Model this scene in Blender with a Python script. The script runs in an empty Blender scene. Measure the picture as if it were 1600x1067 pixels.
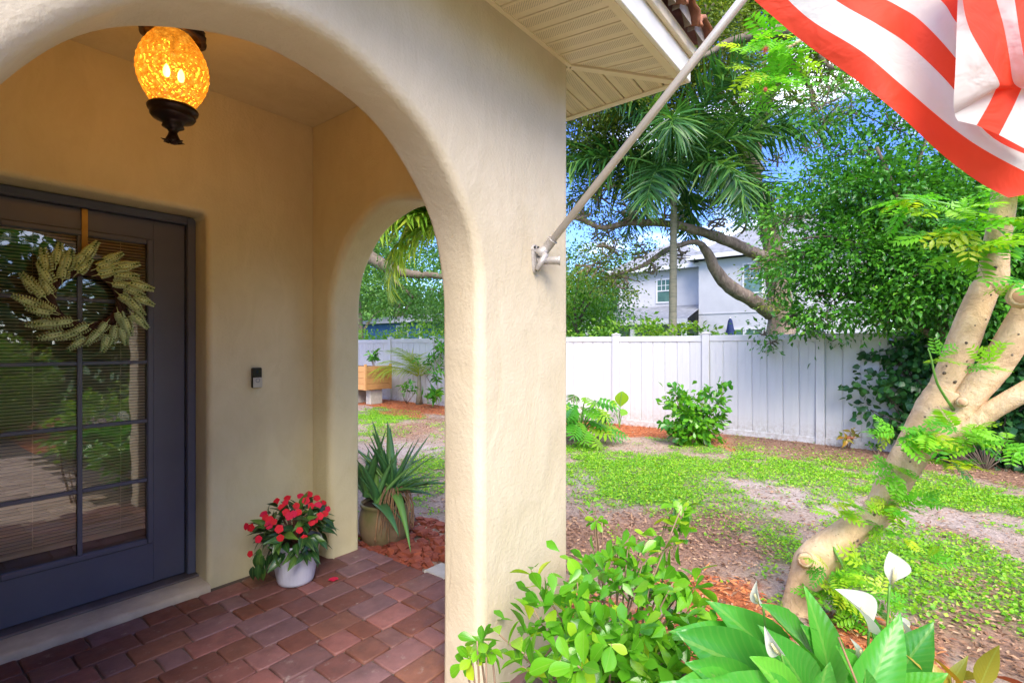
import bpy, math, random
import numpy as np
from mathutils import Vector, Matrix

random.seed(7); rng = np.random.default_rng(7)
scene = bpy.context.scene
COL = scene.collection
R_ = math.radians

# ------------------------------------------------------------------ camera
EYE = 1.42; FP = 800.0; CX, CY = 800.0, 540.0          # metres above the porch floor, focal length in photo pixels, vanishing height
Fw = np.array([0.7866, 0.6175, 0.0]); Rt = np.array([0.6175, -0.7866, 0.0])
cam_d = bpy.data.cameras.new('camera'); cam = bpy.data.objects.new('camera', cam_d); COL.objects.link(cam)
cam.location = (0, 0, EYE)
cam.rotation_euler = (R_(90), 0, math.atan2(-Fw[0], Fw[1]))
cam_d.sensor_width = 36; cam_d.lens = 18.0; cam_d.shift_y = 0.0041
cam_d.clip_start = 0.05; cam_d.clip_end = 2000
scene.camera = cam

# ------------------------------------------------------------------ world, sun, exposure
SUN_EL, SUN_AZ = 48.0, 0.0
sun_from = Vector((-0.78, -0.80, 1.15)).normalized()    # direction the sunlight comes from
world = bpy.data.worlds.new('World'); scene.world = world; world.use_nodes = True
nt = world.node_tree; nt.nodes.clear()
wo = nt.nodes.new('ShaderNodeOutputWorld'); bg = nt.nodes.new('ShaderNodeBackground')
sky = nt.nodes.new('ShaderNodeTexSky'); sky.sky_type = 'NISHITA'; sky.sun_disc = False
sky.sun_elevation = math.asin(sun_from.z); sky.sun_rotation = math.atan2(sun_from.x, sun_from.y)
sky.air_density = 1.0; sky.dust_density = 0.25; sky.ozone_density = 6.0
tc = nt.nodes.new('ShaderNodeTexCoord')
mp = nt.nodes.new('ShaderNodeMapping'); mp.inputs['Scale'].default_value = (1.0, 1.0, 2.6)
cn = nt.nodes.new('ShaderNodeTexNoise'); cn.inputs['Scale'].default_value = 2.3; cn.inputs['Detail'].default_value = 7; cn.inputs['Roughness'].default_value = 0.58
cr = nt.nodes.new('ShaderNodeValToRGB'); cr.color_ramp.elements[0].position = 0.50; cr.color_ramp.elements[1].position = 0.66
mx = nt.nodes.new('ShaderNodeMixRGB'); mx.inputs['Color2'].default_value = (9.5, 9.8, 10.2, 1)
nt.links.new(tc.outputs['Generated'], mp.inputs['Vector']); nt.links.new(mp.outputs[0], cn.inputs['Vector'])
nt.links.new(cn.outputs['Fac'], cr.inputs['Fac']); nt.links.new(cr.outputs['Color'], mx.inputs['Fac'])
hs = nt.nodes.new('ShaderNodeHueSaturation'); hs.inputs['Saturation'].default_value = 1.2; hs.inputs['Hue'].default_value = .525; nt.links.new(sky.outputs[0], hs.inputs['Color']); nt.links.new(hs.outputs[0], mx.inputs['Color1']); nt.links.new(mx.outputs[0], bg.inputs['Color'])
nt.links.new(bg.outputs[0], wo.inputs[0]); bg.inputs['Strength'].default_value = 0.15
sl = bpy.data.lights.new('sun', 'SUN'); sl.energy = 2.4; sl.angle = R_(38); sl.color = (1.0, 0.90, 0.74)
so = bpy.data.objects.new('sun', sl); COL.objects.link(so)
so.rotation_euler = (-sun_from).to_track_quat('-Z', 'Y').to_euler(); so.location = (-5, -8, 12)
scene.view_settings.view_transform = 'Standard'; scene.view_settings.look = 'None'
scene.view_settings.gamma = 1.0; scene.view_settings.use_curve_mapping = False
scene.view_settings.exposure = 1.62
scene.render.engine = 'CYCLES'
scene.cycles.max_bounces = 8; scene.cycles.transparent_max_bounces = 12
scene.cycles.diffuse_bounces = 6
scene.cycles.use_denoising = True
scene.cycles.sample_clamp_indirect = 6.0

# ------------------------------------------------------------------ helpers
def W(px, py, fwd):
    """a point of the photo at a given distance ahead of the camera -> world"""
    p = Fw * fwd + Rt * ((px - CX) / FP * fwd)
    return np.array([p[0], p[1], EYE + (CY - py) / FP * fwd])
def gz(x, y):
    """height of the yard"""
    x = np.asarray(x, float); y = np.asarray(y, float)
    t = np.clip((x - 2.3) / 6.5, 0, 1)
    base = -0.05 - 0.145 * t * t * (3 - 2 * t)
    return base + 0.012 * np.sin(x * 1.3 + y * 0.7) * t + 0.008 * np.sin(x * 0.6 - y * 1.9) * t
def G(px, py):
    """pixel -> point on the yard"""
    h = 0.12
    for _ in range(6):
        f = (EYE + h) * FP / (py - CY); p = W(px, py, f); h = -float(gz(p[0], p[1]))
    return np.array([p[0], p[1], -h])
def vnoise(x, y, s, seed):
    r = np.random.default_rng(seed).random((64, 64))
    u = x / s; v = y / s; iu = np.floor(u).astype(int); iv = np.floor(v).astype(int)
    fu = u - iu; fv = v - iv; fu = fu * fu * (3 - 2 * fu); fv = fv * fv * (3 - 2 * fv)
    g = lambda a, b: r[a % 64, b % 64]
    return (g(iu, iv) * (1 - fu) + g(iu + 1, iv) * fu) * (1 - fv) + (g(iu, iv + 1) * (1 - fu) + g(iu + 1, iv + 1) * fu) * fv
def fbm(x, y, s, seed):
    return (vnoise(x, y, s, seed) + .5 * vnoise(x, y, s / 2.1, seed + 1) + .25 * vnoise(x, y, s / 4.3, seed + 2)) / 1.75

WL = {}
def wl(o): return WL.get(o.name, np.zeros(3)) if o else np.zeros(3)
def tag(o, label=None, cat=None, group=None, kind=None):
    if label: o['label'] = label
    if cat: o['category'] = cat
    if group: o['group'] = group
    if kind: o['kind'] = kind
    return o
def thing(name, loc, label, cat, group=None):
    o = bpy.data.objects.new(name, None); COL.objects.link(o); o.location = tuple(loc); o.empty_display_size = .1
    WL[o.name] = np.array(loc, float); return tag(o, label, cat, group)
def link(name, me, parent=None, mats=None):
    o = bpy.data.objects.new(name, me); COL.objects.link(o)
    if parent: o.parent = parent; WL[o.name] = wl(parent)
    return o
class MB:
    def __init__(s): s.v = []; s.f = []; s.sm = []; s.n = 0; s.mi = []
    def add(s, v, f, smooth=False, mi=0):
        v = [tuple(p) for p in v]; s.v += v; s.f += [tuple(i + s.n for i in q) for q in f]; s.n += len(v)
        s.sm += [smooth] * len(f); s.mi += [mi] * len(f); return s
    def box(s, a, b, mi=0):
        (x0, y0, z0), (x1, y1, z1) = a, b
        return s.add([(x0,y0,z0),(x1,y0,z0),(x1,y1,z0),(x0,y1,z0),(x0,y0,z1),(x1,y0,z1),(x1,y1,z1),(x0,y1,z1)],
              [(0,3,2,1),(4,5,6,7),(0,1,5,4),(1,2,6,5),(2,3,7,6),(3,0,4,7)], mi=mi)
    def bbox(s, a, b, r=.004, mi=0):
        """box with chamfered vertical and horizontal edges"""
        (x0,y0,z0),(x1,y1,z1) = a, b
        v = []; f = []
        idx = {}
        for sx, X in ((0,(x0,x1)),(1,(x0,x1))):
            pass
        X = (x0,x1); Y = (y0,y1); Z = (z0,z1); sg = (1,-1)
        for i in (0,1):
            for j in (0,1):
                for k in (0,1):
                    for ax in range(3):
                        p = [X[i] + (0 if ax == 0 else r * sg[i]), Y[j] + (0 if ax == 1 else r * sg[j]), Z[k] + (0 if ax == 2 else r * sg[k])]
                        idx[(i,j,k,ax)] = len(v); v.append(p)
        g = lambda i,j,k,a: idx[(i,j,k,a)]
        for i in (0,1):
            q = [g(i,0,0,0),g(i,1,0,0),g(i,1,1,0),g(i,0,1,0)]; f.append(q if i else q[::-1])
            q = [g(0,i,0,1),g(0,i,1,1),g(1,i,1,1),g(1,i,0,1)]; f.append(q if i else q[::-1])
            q = [g(0,0,i,2),g(1,0,i,2),g(1,1,i,2),g(0,1,i,2)]; f.append(q if i else q[::-1])
        for j in (0,1):
            for k in (0,1):
                q = [g(0,j,k,1),g(1,j,k,1),g(1,j,k,2),g(0,j,k,2)]; f.append(q if (j ^ k) else q[::-1])
                q = [g(j,0,k,0),g(j,1,k,0),g(j,1,k,2),g(j,0,k,2)]; f.append(q[::-1] if (j ^ k) else q)
                q = [g(j,k,0,0),g(j,k,1,0),g(j,k,1,1),g(j,k,0,1)]; f.append(q if (j ^ k) else q[::-1])
        for i in (0,1):
            for j in (0,1):
                for k in (0,1):
                    q = [g(i,j,k,0),g(i,j,k,1),g(i,j,k,2)]; f.append(q if (i+j+k) % 2 else q[::-1])
        return s.add(v, f, mi=mi)
    def tube(s, pts, rad, n=10, caps=True, rough=0.0, mi=0):
        pts = [Vector(tuple(p)) for p in pts]; m = len(pts)
        if not hasattr(rad, '__len__'): rad = [rad] * m
        v = []; f = []; up = None
        for i in range(m):
            t = (pts[min(i+1, m-1)] - pts[max(i-1, 0)]).normalized()
            if up is None: up = t.orthogonal().normalized()
            up = (up - t * up.dot(t)).normalized(); b = t.cross(up)
            for k in range(n):
                a = 2 * math.pi * k / n; r = rad[i] * (1 + rough * (random.random() - .5))
                v.append(pts[i] + (up * math.cos(a) + b * math.sin(a)) * r)
        for i in range(m-1):
            for k in range(n):
                f.append((i*n+k, i*n+(k+1) % n, (i+1)*n+(k+1) % n, (i+1)*n+k))
        if caps: f.append(tuple(range(n))[::-1]); f.append(tuple((m-1)*n+k for k in range(n)))
        return s.add(v, f, True, mi)
    def lathe(s, prof, c, n=32, mi=0, smooth=True, wob=None):
        v = []; f = []
        for (r, z) in prof:
            for k in range(n):
                a = 2*math.pi*k/n; rr = r * (wob(a, z) if wob else 1)
                v.append((c[0] + rr*math.cos(a), c[1] + rr*math.sin(a), c[2] + z))
        for i in range(len(prof)-1):
            for k in range(n): f.append((i*n+k, i*n+(k+1) % n, (i+1)*n+(k+1) % n, (i+1)*n+k))
        return s.add(v, f, smooth, mi)
    def mesh(s, name, mat, off=(0,0,0)):
        me = bpy.data.meshes.new(name); off = np.array(off)
        me.from_pydata([(p[0]-off[0], p[1]-off[1], p[2]-off[2]) for p in s.v], [], s.f)
        for m in (mat if isinstance(mat, (list, tuple)) else [mat]): me.materials.append(m)
        me.polygons.foreach_set('use_smooth', s.sm); me.polygons.foreach_set('material_index', s.mi); me.update(); return me
    def build(s, name, mat, parent=None):
        return link(name, s.mesh(name, mat, wl(parent)), parent)

def smooth_path(pts, k=5):
    """Catmull-Rom through points (tuples of any length)"""
    P = np.array(pts, float); out = []
    n = len(P)
    for i in range(n-1):
        p0 = P[max(i-1,0)]; p1 = P[i]; p2 = P[i+1]; p3 = P[min(i+2,n-1)]
        for j in range(k):
            t = j / k
            out.append(.5*((2*p1)+(-p0+p2)*t+(2*p0-5*p1+4*p2-p3)*t*t+(-p0+3*p1-3*p2+p3)*t**3))
    out.append(P[-1]); return np.array(out)

def leaf_t(shape='ovate', n=3, fold=.12, droop=.25, width=.5, wave=0.0):
    """unit leaf along +Y, normal +Z: (verts, faces)"""
    v = []; f = []
    for i in range(n+1):
        t = i / n
        if shape == 'ovate': w = math.sin(math.pi * t**.8) * .5
        elif shape == 'broad': w = math.sin(math.pi * t**.85) ** .75 * .5 if 0 < t < 1 else 0
        elif shape == 'obovate': w = math.sin(math.pi * t**1.75) ** .65 * .5 if 0 < t < 1 else 0
        elif shape == 'lance': w = math.sin(math.pi * t**.7) ** 1.0 * .5
        elif shape == 'round': w = math.sqrt(max(0, .25 - (t-.5)**2))
        elif shape == 'strap': w = .5 * (1 - t) ** .5 * min(1, .6 + t*3)
        w = max(w, .012) * width
        z = -droop * t * t; e = fold * w * 2
        wv = wave * math.sin(i * 2.4)
        v += [(-w, t, z + e + wv*w), (0, t, z), (w, t, z + e - wv*w)]
    for i in range(n):
        a = i*3; f += [(a, a+1, a+4, a+3), (a+1, a+2, a+5, a+4)]
    return np.array(v), np.array(f)
def rot_frames(d, nrm):
    d = d / np.linalg.norm(d, axis=1, keepdims=True)
    x = np.cross(d, nrm); x /= (np.linalg.norm(x, axis=1, keepdims=True) + 1e-9)
    z = np.cross(x, d)
    return np.stack([x, d, z], axis=2)          # columns
def fast_mesh(name, V, Fq, mat, rnd=None, smooth=True, col=None):
    me = bpy.data.meshes.new(name); k = Fq.shape[1]
    me.vertices.add(len(V)); me.vertices.foreach_set('co', V.astype(np.float32).ravel())
    me.loops.add(Fq.size); me.loops.foreach_set('vertex_index', Fq.astype(np.int32).ravel())
    me.polygons.add(len(Fq)); me.polygons.foreach_set('loop_start', np.arange(0, Fq.size, k, dtype=np.int32))
    me.polygons.foreach_set('use_smooth', np.full(len(Fq), smooth))
    if rnd is not None:
        a = me.attributes.new('rnd', 'FLOAT', 'FACE'); a.data.foreach_set('value', rnd.astype(np.float32))
    if col is not None:
        a = me.color_attributes.new('cov', 'FLOAT_COLOR', 'POINT'); a.data.foreach_set('color', col.astype(np.float32).ravel())
    me.update(calc_edges=True); me.validate(); me.materials.append(mat); return me
def scatter(name, tmpl, pos, d, nrm, size, mat, parent=None, kind=None, rnd=None):
    tv, tf = tmpl; N = len(pos); M = rot_frames(d, nrm)
    V = np.einsum('nij,kj->nki', M, tv) * np.asarray(size).reshape(-1,1,1) + pos[:,None,:] - wl(parent)
    Fq = (tf[None] + (np.arange(N)*len(tv))[:,None,None]).reshape(-1, tf.shape[1])
    if rnd is None:
        rnd = rng.random(N)
        if kind == 'stuff' and name in ('foliage', 'inner_leaves'):
            cs_ = 6.0*float(np.mean(size)); ce = np.floor(pos/cs_ + rng.normal(size=pos.shape)*.25).astype(int); h_ = (np.sin(ce[:,0]*12.9898 + ce[:,1]*78.233 + ce[:,2]*37.719)*43758.5453) % 1.0
            rnd = np.clip(.55*h_ + .45*rnd, 0, 1)
    r = np.repeat(rnd, len(tf))
    o = link(name, fast_mesh(name, V.reshape(-1,3), Fq, mat, r), parent)
    if kind: o['kind'] = kind
    return o
def place(name, me, parent, pos, d, nrm, size, width=1.0):
    o = bpy.data.objects.new(name, me); COL.objects.link(o); o.parent = parent; WL[o.name] = wl(parent)
    M = rot_frames(np.array([d], float), np.array([nrm], float))[0]
    m = Matrix([[M[i][0]*size*width, M[i][1]*size, M[i][2]*size, pos[i]-wl(parent)[i]] for i in range(3)] + [[0,0,0,1]])
    o.matrix_local = m; return o
def rdirs(n):
    v = rng.normal(size=(n,3)); return v / np.linalg.norm(v, axis=1, keepdims=True)
def crown(balls, leaves_per_m3, clump=.22, per=26, shell=.6):
    """clumps spread through balls (centre, radii) -> leaf positions and outward directions"""
    P = []; D = []
    for (c, r, dens) in balls:
        c = np.array(c); r = np.array(r if hasattr(r, '__len__') else (r, r, r), float)
        vol = 4.19 * r.prod(); nc = max(3, int(vol * leaves_per_m3 * dens / per))
        u = rdirs(nc) * (rng.random((nc,1)) ** (1/3.0 * (1-shell) + .05))
        cc = c + u * r
        k = rng.poisson(per, nc); idx = np.repeat(np.arange(nc), k)
        off = rng.normal(size=(len(idx),3)) * clump * np.array([1,1,.55]) * (.6 + .8*rng.random((nc,1)))[idx]
        P.append(cc[idx] + off); D.append(off / clump * .5 + u[idx] * .8 + rng.normal(size=(len(idx),3)) * .5)
    return np.concatenate(P), np.concatenate(D)
def sprig(P, D, up=.8):
    n = rng.normal(size=P.shape) * .55; n[:,2] += up
    return P, D + np.array([0,0,-.25]), n

# ------------------------------------------------------------------ materials
def newmat(name):
    m = bpy.data.materials.new(name); m.use_nodes = True; nt = m.node_tree; nt.nodes.clear()
    o = nt.nodes.new('ShaderNodeOutputMaterial'); b = nt.nodes.new('ShaderNodeBsdfPrincipled')
    nt.links.new(b.outputs[0], o.inputs[0]); return m, nt, b, o
def coords(nt, kind='Object', scale=(1,1,1)):
    t = nt.nodes.new('ShaderNodeTexCoord'); mp = nt.nodes.new('ShaderNodeMapping'); mp.inputs['Scale'].default_value = scale
    nt.links.new(t.outputs[kind], mp.inputs[0]); return mp.outputs[0]
def noise(nt, vec, scale, detail=5, rough=.6, dist=0):
    n = nt.nodes.new('ShaderNodeTexNoise'); n.inputs['Scale'].default_value = scale; n.inputs['Detail'].default_value = detail
    n.inputs['Roughness'].default_value = rough; n.inputs['Distortion'].default_value = dist
    nt.links.new(vec, n.inputs['Vector']); return n.outputs['Fac']
def ramp(nt, fac, stops, interp='LINEAR'):
    r = nt.nodes.new('ShaderNodeValToRGB'); e = r.color_ramp.elements; r.color_ramp.interpolation = interp
    e[0].position = stops[0][0]; e[0].color = (*stops[0][1], 1); e[1].position = stops[-1][0]; e[1].color = (*stops[-1][1], 1)
    for p, c in stops[1:-1]: q = e.new(p); q.color = (*c, 1)
    nt.links.new(fac, r.inputs[0]); return r.outputs[0]
def mixc(nt, fac, a, b, mode='MIX'):
    m = nt.nodes.new('ShaderNodeMixRGB'); m.blend_type = mode
    for s, x in ((0, fac), (1, a), (2, b)):
        if isinstance(x, (int, float)): m.inputs[s].default_value = x
        elif isinstance(x, tuple): m.inputs[s].default_value = (*x, 1)
        else: nt.links.new(x, m.inputs[s])
    return m.outputs[0]
def math_(nt, op, a, b=0.0):
    m = nt.nodes.new('ShaderNodeMath'); m.operation = op
    for s, x in ((0, a), (1, b)):
        if isinstance(x, (int, float)): m.inputs[s].default_value = x
        else: nt.links.new(x, m.inputs[s])
    return m.outputs[0]
def bump(nt, b, h, strength=.3, dist=.01, prev=None):
    n = nt.nodes.new('ShaderNodeBump'); n.inputs['Strength'].default_value = strength; n.inputs['Distance'].default_value = dist
    nt.links.new(h, n.inputs['Height'])
    if prev is not None: nt.links.new(prev, n.inputs['Normal'])
    nt.links.new(n.outputs[0], b.inputs['Normal']); return n.outputs[0]
def simple(name, c1, c2=None, scale=8, rough=.6, metal=0, bs=0, bscale=60, spec=.5, stretch=(1,1,1), rand=0.0):
    m, nt, b, o = newmat(name); v = coords(nt, 'Object', stretch)
    c2 = c2 or tuple(x*.85 for x in c1)
    col = ramp(nt, noise(nt, v, scale), [(.35, c1), (.68, c2)])
    if rand:
        oi = nt.nodes.new('ShaderNodeObjectInfo'); f = math_(nt, 'ADD', math_(nt, 'MULTIPLY', oi.outputs['Random'], rand), 1 - rand/2)
        cmb = nt.nodes.new('ShaderNodeCombineXYZ')
        for i in range(3): nt.links.new(f, cmb.inputs[i])
        col = mixc(nt, 1.0, col, cmb.outputs[0], 'MULTIPLY')
    nt.links.new(col, b.inputs['Base Color']); b.inputs['Roughness'].default_value = rough; b.inputs['Metallic'].default_value = metal
    b.inputs['Specular IOR Level'].default_value = spec
    if bs: bump(nt, b, noise(nt, v, bscale), bs, .01)
    return m
def leafmat(name, stops, rough=.38, trans=.35, obj=False, veins=0.0, spec=.5, tcol=None):
    m, nt, b, o = newmat(name)
    if obj: oi = nt.nodes.new('ShaderNodeObjectInfo'); fac = oi.outputs['Random']
    else:
        a = nt.nodes.new('ShaderNodeAttribute'); a.attribute_name = 'rnd'; fac = a.outputs['Fac']
    col = ramp(nt, fac, stops)
    v = coords(nt, 'Object')
    col = mixc(nt, math_(nt, 'MULTIPLY', noise(nt, v, 3.0 if obj else 1.2, 3), .35), col, mixc(nt, 1.0, col, (.62,.72,.55), 'MULTIPLY'))
    if obj and veins:
        sx = nt.nodes.new('ShaderNodeSeparateXYZ'); nt.links.new(v, sx.inputs[0])
        ax = math_(nt, 'ABSOLUTE', sx.outputs[0])
        rib = math_(nt, 'LESS_THAN', ax, .012)
        w = math_(nt, 'SINE', math_(nt, 'MULTIPLY', math_(nt, 'SUBTRACT', sx.outputs[1], math_(nt, 'MULTIPLY', ax, 1.4)), 75.0))
        col = mixc(nt, math_(nt, 'MULTIPLY', rib, .22), col, (.35,.5,.12))
        col = mixc(nt, math_(nt, 'MULTIPLY', math_(nt, 'GREATER_THAN', w, .7), .07*veins), col, (.30,.45,.10))
        bump(nt, b, w, .10*veins, .01)
    nt.links.new(col, b.inputs['Base Color']); b.inputs['Roughness'].default_value = rough; b.inputs['Specular IOR Level'].default_value = spec
    tr = nt.nodes.new('ShaderNodeBsdfTranslucent'); ms = nt.nodes.new('ShaderNodeMixShader'); ms.inputs[0].default_value = trans
    nt.links.new(mixc(nt, 1.0, col, tcol or (1.5,1.5,.6), 'MULTIPLY'), tr.inputs['Color'])
    nt.links.new(b.outputs[0], ms.inputs[1]); nt.links.new(tr.outputs[0], ms.inputs[2]); nt.links.new(ms.outputs[0], o.inputs[0])
    return m
def barkmat(name, c1, c2, c3, scale=6, stretch=(1,1,.25), bs=.6, dist=.03, rough=.85):
    m, nt, b, o = newmat(name); v = coords(nt, 'Object', stretch)
    n1 = noise(nt, v, scale, 8, .65, .6); n2 = noise(nt, coords(nt, 'Object'), scale*.35, 4)
    col = ramp(nt, n1, [(.3, c1), (.5, c2), (.72, c3)]); col = mixc(nt, math_(nt, 'MULTIPLY', n2, .5), col, c2)
    nt.links.new(col, b.inputs['Base Color']); b.inputs['Roughness'].default_value = rough; bump(nt, b, n1, bs, dist); return m

def stucco(name, c):
    m, nt, b, o = newmat(name); v = coords(nt, 'Object')
    big = noise(nt, v, 1.6, 4, .55, .4); mid = noise(nt, coords(nt, 'Object', (1,1,.45)), 7, 5, .6, .8); fine = noise(nt, v, 70, 4, .6)
    c2 = (c[0]*.86, c[1]*.84, c[2]*.78); c3 = (c[0]*1.06, c[1]*1.06, c[2]*1.08)
    col = mixc(nt, .55, ramp(nt, big, [(.3, c2), (.55, c), (.75, c3)]), ramp(nt, mid, [(.28, c2), (.6, c)]))
    spot = ramp(nt, noise(nt, v, 13, 6, .75), [(.71, (0,0,0)), (.78, (1,1,1))])
    col = mixc(nt, math_(nt, 'MULTIPLY', spot, .25), col, (c[0]*.55, c[1]*.5, c[2]*.42))
    sc = ramp(nt, noise(nt, coords(nt, 'Object', (3.2,3.2,1)), 1.3, 8, .72, 1.6), [(.60, (0,0,0)), (.66, (1,1,1)), (.70, (0,0,0))])
    nt.links.new(col, b.inputs['Base Color']); b.inputs['Roughness'].default_value = .55; b.inputs['Specular IOR Level'].default_value = .35
    h = math_(nt, 'ADD', math_(nt, 'MULTIPLY', big, 1.2), math_(nt, 'ADD', math_(nt, 'MULTIPLY', mid, .55), math_(nt, 'MULTIPLY', fine, .22)))
    h = math_(nt, 'ADD', h, math_(nt, 'MULTIPLY', sc, .06))
    crk = nt.nodes.new('ShaderNodeTexVoronoi'); crk.feature = 'DISTANCE_TO_EDGE'; crk.inputs['Scale'].default_value = 1.1; nt.links.new(coords(nt, 'Object'), crk.inputs['Vector'])
    bump(nt, b, h, .40, .03); return m
M = {}
M['stucco'] = stucco('cream_stucco', (.60,.515,.375))
M['stucco_lamplit'] = stucco('cream_stucco_lamp_tinted', (.66,.585,.35))  # same cream paint, with yellow lamp glow and extra brightness put into its colour
M['soffit'] = None
def soffit_mat(axis):
    m, nt, b, o = newmat('perforated_soffit_' + axis); v = coords(nt, 'Object'); s = nt.nodes.new('ShaderNodeSeparateXYZ'); nt.links.new(v, s.inputs[0])
    sx = math_(nt, 'SINE', math_(nt, 'MULTIPLY', s.outputs[0], 2*math.pi/.0125)); sy = math_(nt, 'SINE', math_(nt, 'MULTIPLY', s.outputs[1], 2*math.pi/.0125))
    dots = math_(nt, 'GREATER_THAN', math_(nt, 'MULTIPLY', sx, sy), .42)
    q = math_(nt, 'FRACT', math_(nt, 'DIVIDE', math_(nt, 'SUBTRACT', s.outputs[0 if axis == 'x' else 1], -.11*40), .11))
    band = math_(nt, 'MULTIPLY', math_(nt, 'GREATER_THAN', q, .16), math_(nt, 'LESS_THAN', q, .66))
    f = math_(nt, 'MULTIPLY', math_(nt, 'MULTIPLY', dots, band), .85)
    base = ramp(nt, noise(nt, v, 5), [(.3, (.70,.60,.40)), (.7, (.62,.53,.35))])
    nt.links.new(mixc(nt, f, base, (.16,.12,.07)), b.inputs['Base Color']); b.inputs['Roughness'].default_value = .45
    bump(nt, b, f, .3, .003); return m
M['sof_x'] = soffit_mat('x'); M['sof_y'] = soffit_mat('y')
M['trim'] = simple('cream_metal_trim', (.72,.62,.42), (.66,.56,.37), 4, .4)
M['fascia'] = simple('white_fascia', (.80,.78,.70), (.70,.68,.58), 3, .4, stretch=(1,1,4))
M['dark'] = simple('dark_gap', (.03,.025,.018), rough=.9)
M['tile'] = simple('clay_roof_tile', (.36,.14,.07), (.20,.09,.05), 9, .8, bs=.4)
M['mortar'] = simple('grey_mortar', (.42,.37,.30), (.28,.24,.19), 12, .9, bs=.5)
M['doorp'] = simple('slate_blue_door_paint', (.115,.122,.158), (.10,.106,.14), 3, .38, bs=.04, bscale=90)
M['doord'] = simple('door_gasket', (.02,.02,.03), rough=.5)
M['sill'] = simple('worn_cream_threshold', (.58,.50,.35), (.42,.35,.25), 7, .7, bs=.3, bscale=30)
M['thresh'] = simple('dull_metal_threshold', (.20,.18,.17), (.13,.11,.10), 9, .45, .4)
M['bronze'] = simple('dark_bronze', (.045,.022,.016), (.018,.010,.009), 14, .38, .6, bs=.2, bscale=40)
M['gold'] = simple('gold_ribbon', (.42,.26,.06), (.34,.20,.04), 12, .38, .3)
M['white_paint'] = simple('white_vinyl', (.66,.66,.685), (.57,.57,.60), 2.6, .35, stretch=(1,1,.3), rand=.10)
M['potw'] = simple('white_ribbed_plastic', (.62,.63,.72), (.54,.55,.66), 6, .35)
M['soil'] = simple('potting_soil', (.04,.025,.015), (.09,.05,.03), 30, .95, bs=.8)
M['alum'] = simple('satin_aluminium', (.66,.63,.60), (.60,.57,.54), 10, .36, .35)
M['cast'] = simple('cast_aluminium_bracket', (.46,.43,.40), (.36,.33,.31), 20, .5, .3, bs=.3, bscale=80)
M['black'] = simple('black_plastic', (.012,.012,.014), rough=.25)
M['nickel'] = simple('satin_nickel', (.55,.53,.48), (.48,.46,.42), 8, .35, .5)
M['wood'] = simple('cedar_planter_board', (.62,.33,.13), (.50,.25,.09), 8, .7, stretch=(1,1,6), bs=.2, rand=.2)
M['block'] = simple('concrete_block', (.55,.52,.46), (.42,.40,.35), 14, .9, bs=.4)
M['paverb'] = simple('paver_sand_bed', (.09,.07,.055), (.13,.10,.08), 20, .95, bs=.6)
M['clay'] = simple('glazed_mossy_pot', (.26,.17,.10), (.12,.13,.04), 5, .5, bs=.3, bscale=14)
M['root'] = simple('dry_aerial_root', (.36,.22,.11), (.24,.14,.07), 12, .85)
M['kerb'] = simple('grey_cement_edging', (.50,.48,.44), (.38,.36,.33), 9, .85, bs=.4, bscale=40)
M['umb'] = simple('navy_canvas', (.02,.04,.14), rough=.8)
M['rockr'] = simple('red_lava_rock', (.34,.085,.04), (.20,.045,.025), 10, .85, bs=.5, bscale=25)
def paver_mat(name, stops, wear):
    m, nt, b, o = newmat(name); oi = nt.nodes.new('ShaderNodeObjectInfo'); v = coords(nt, 'Object')
    off = nt.nodes.new('ShaderNodeVectorMath'); off.operation = 'ADD'; nt.links.new(v, off.inputs[0])
    sc = nt.nodes.new('ShaderNodeVectorMath'); sc.operation = 'SCALE'; nt.links.new(oi.outputs['Location'], sc.inputs[0]); sc.inputs['Scale'].default_value = 7.3
    nt.links.new(sc.outputs[0], off.inputs[1]); v2 = off.outputs[0]
    base = ramp(nt, oi.outputs['Random'], stops)
    col = mixc(nt, .55, base, mixc(nt, 1.0, base, ramp(nt, noise(nt, v2, 9, 5, .7), [(.28, (.55,.50,.50)), (.7, (1.35,1.25,1.2))]), 'MULTIPLY'))
    stain = ramp(nt, noise(nt, v2, 16, 6, .75), [(.60, (0,0,0)), (.74, (1,1,1))])
    col = mixc(nt, math_(nt, 'MULTIPLY', stain, wear), col, (.42,.38,.34))
    dk = ramp(nt, noise(nt, v2, 5, 5, .7), [(.56, (0,0,0)), (.72, (1,1,1))])
    col = mixc(nt, math_(nt, 'MULTIPLY', dk, .45), col, (.05,.03,.028))
    nt.links.new(col, b.inputs['Base Color'])
    nt.links.new(ramp(nt, noise(nt, v2, 12), [(.3, (.45,.45,.45)), (.7, (.75,.75,.75))]), b.inputs['Roughness'])
    p = bump(nt, b, noise(nt, v2, 45, 6, .7), .35, .006); return m
M['paver'] = paver_mat('red_clay_paver', [(0,(.18,.062,.032)),(.18,(.12,.046,.036)),(.35,(.20,.088,.056)),(.5,(.13,.068,.070)),(.65,(.18,.100,.102)),(.8,(.22,.090,.078)),(1,(.10,.042,.034))], .45)
M['paverl'] = paver_mat('beige_walk_paver', [(0,(.50,.38,.28)),(.5,(.60,.47,.36)),(1,(.44,.33,.25))], .3)
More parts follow.
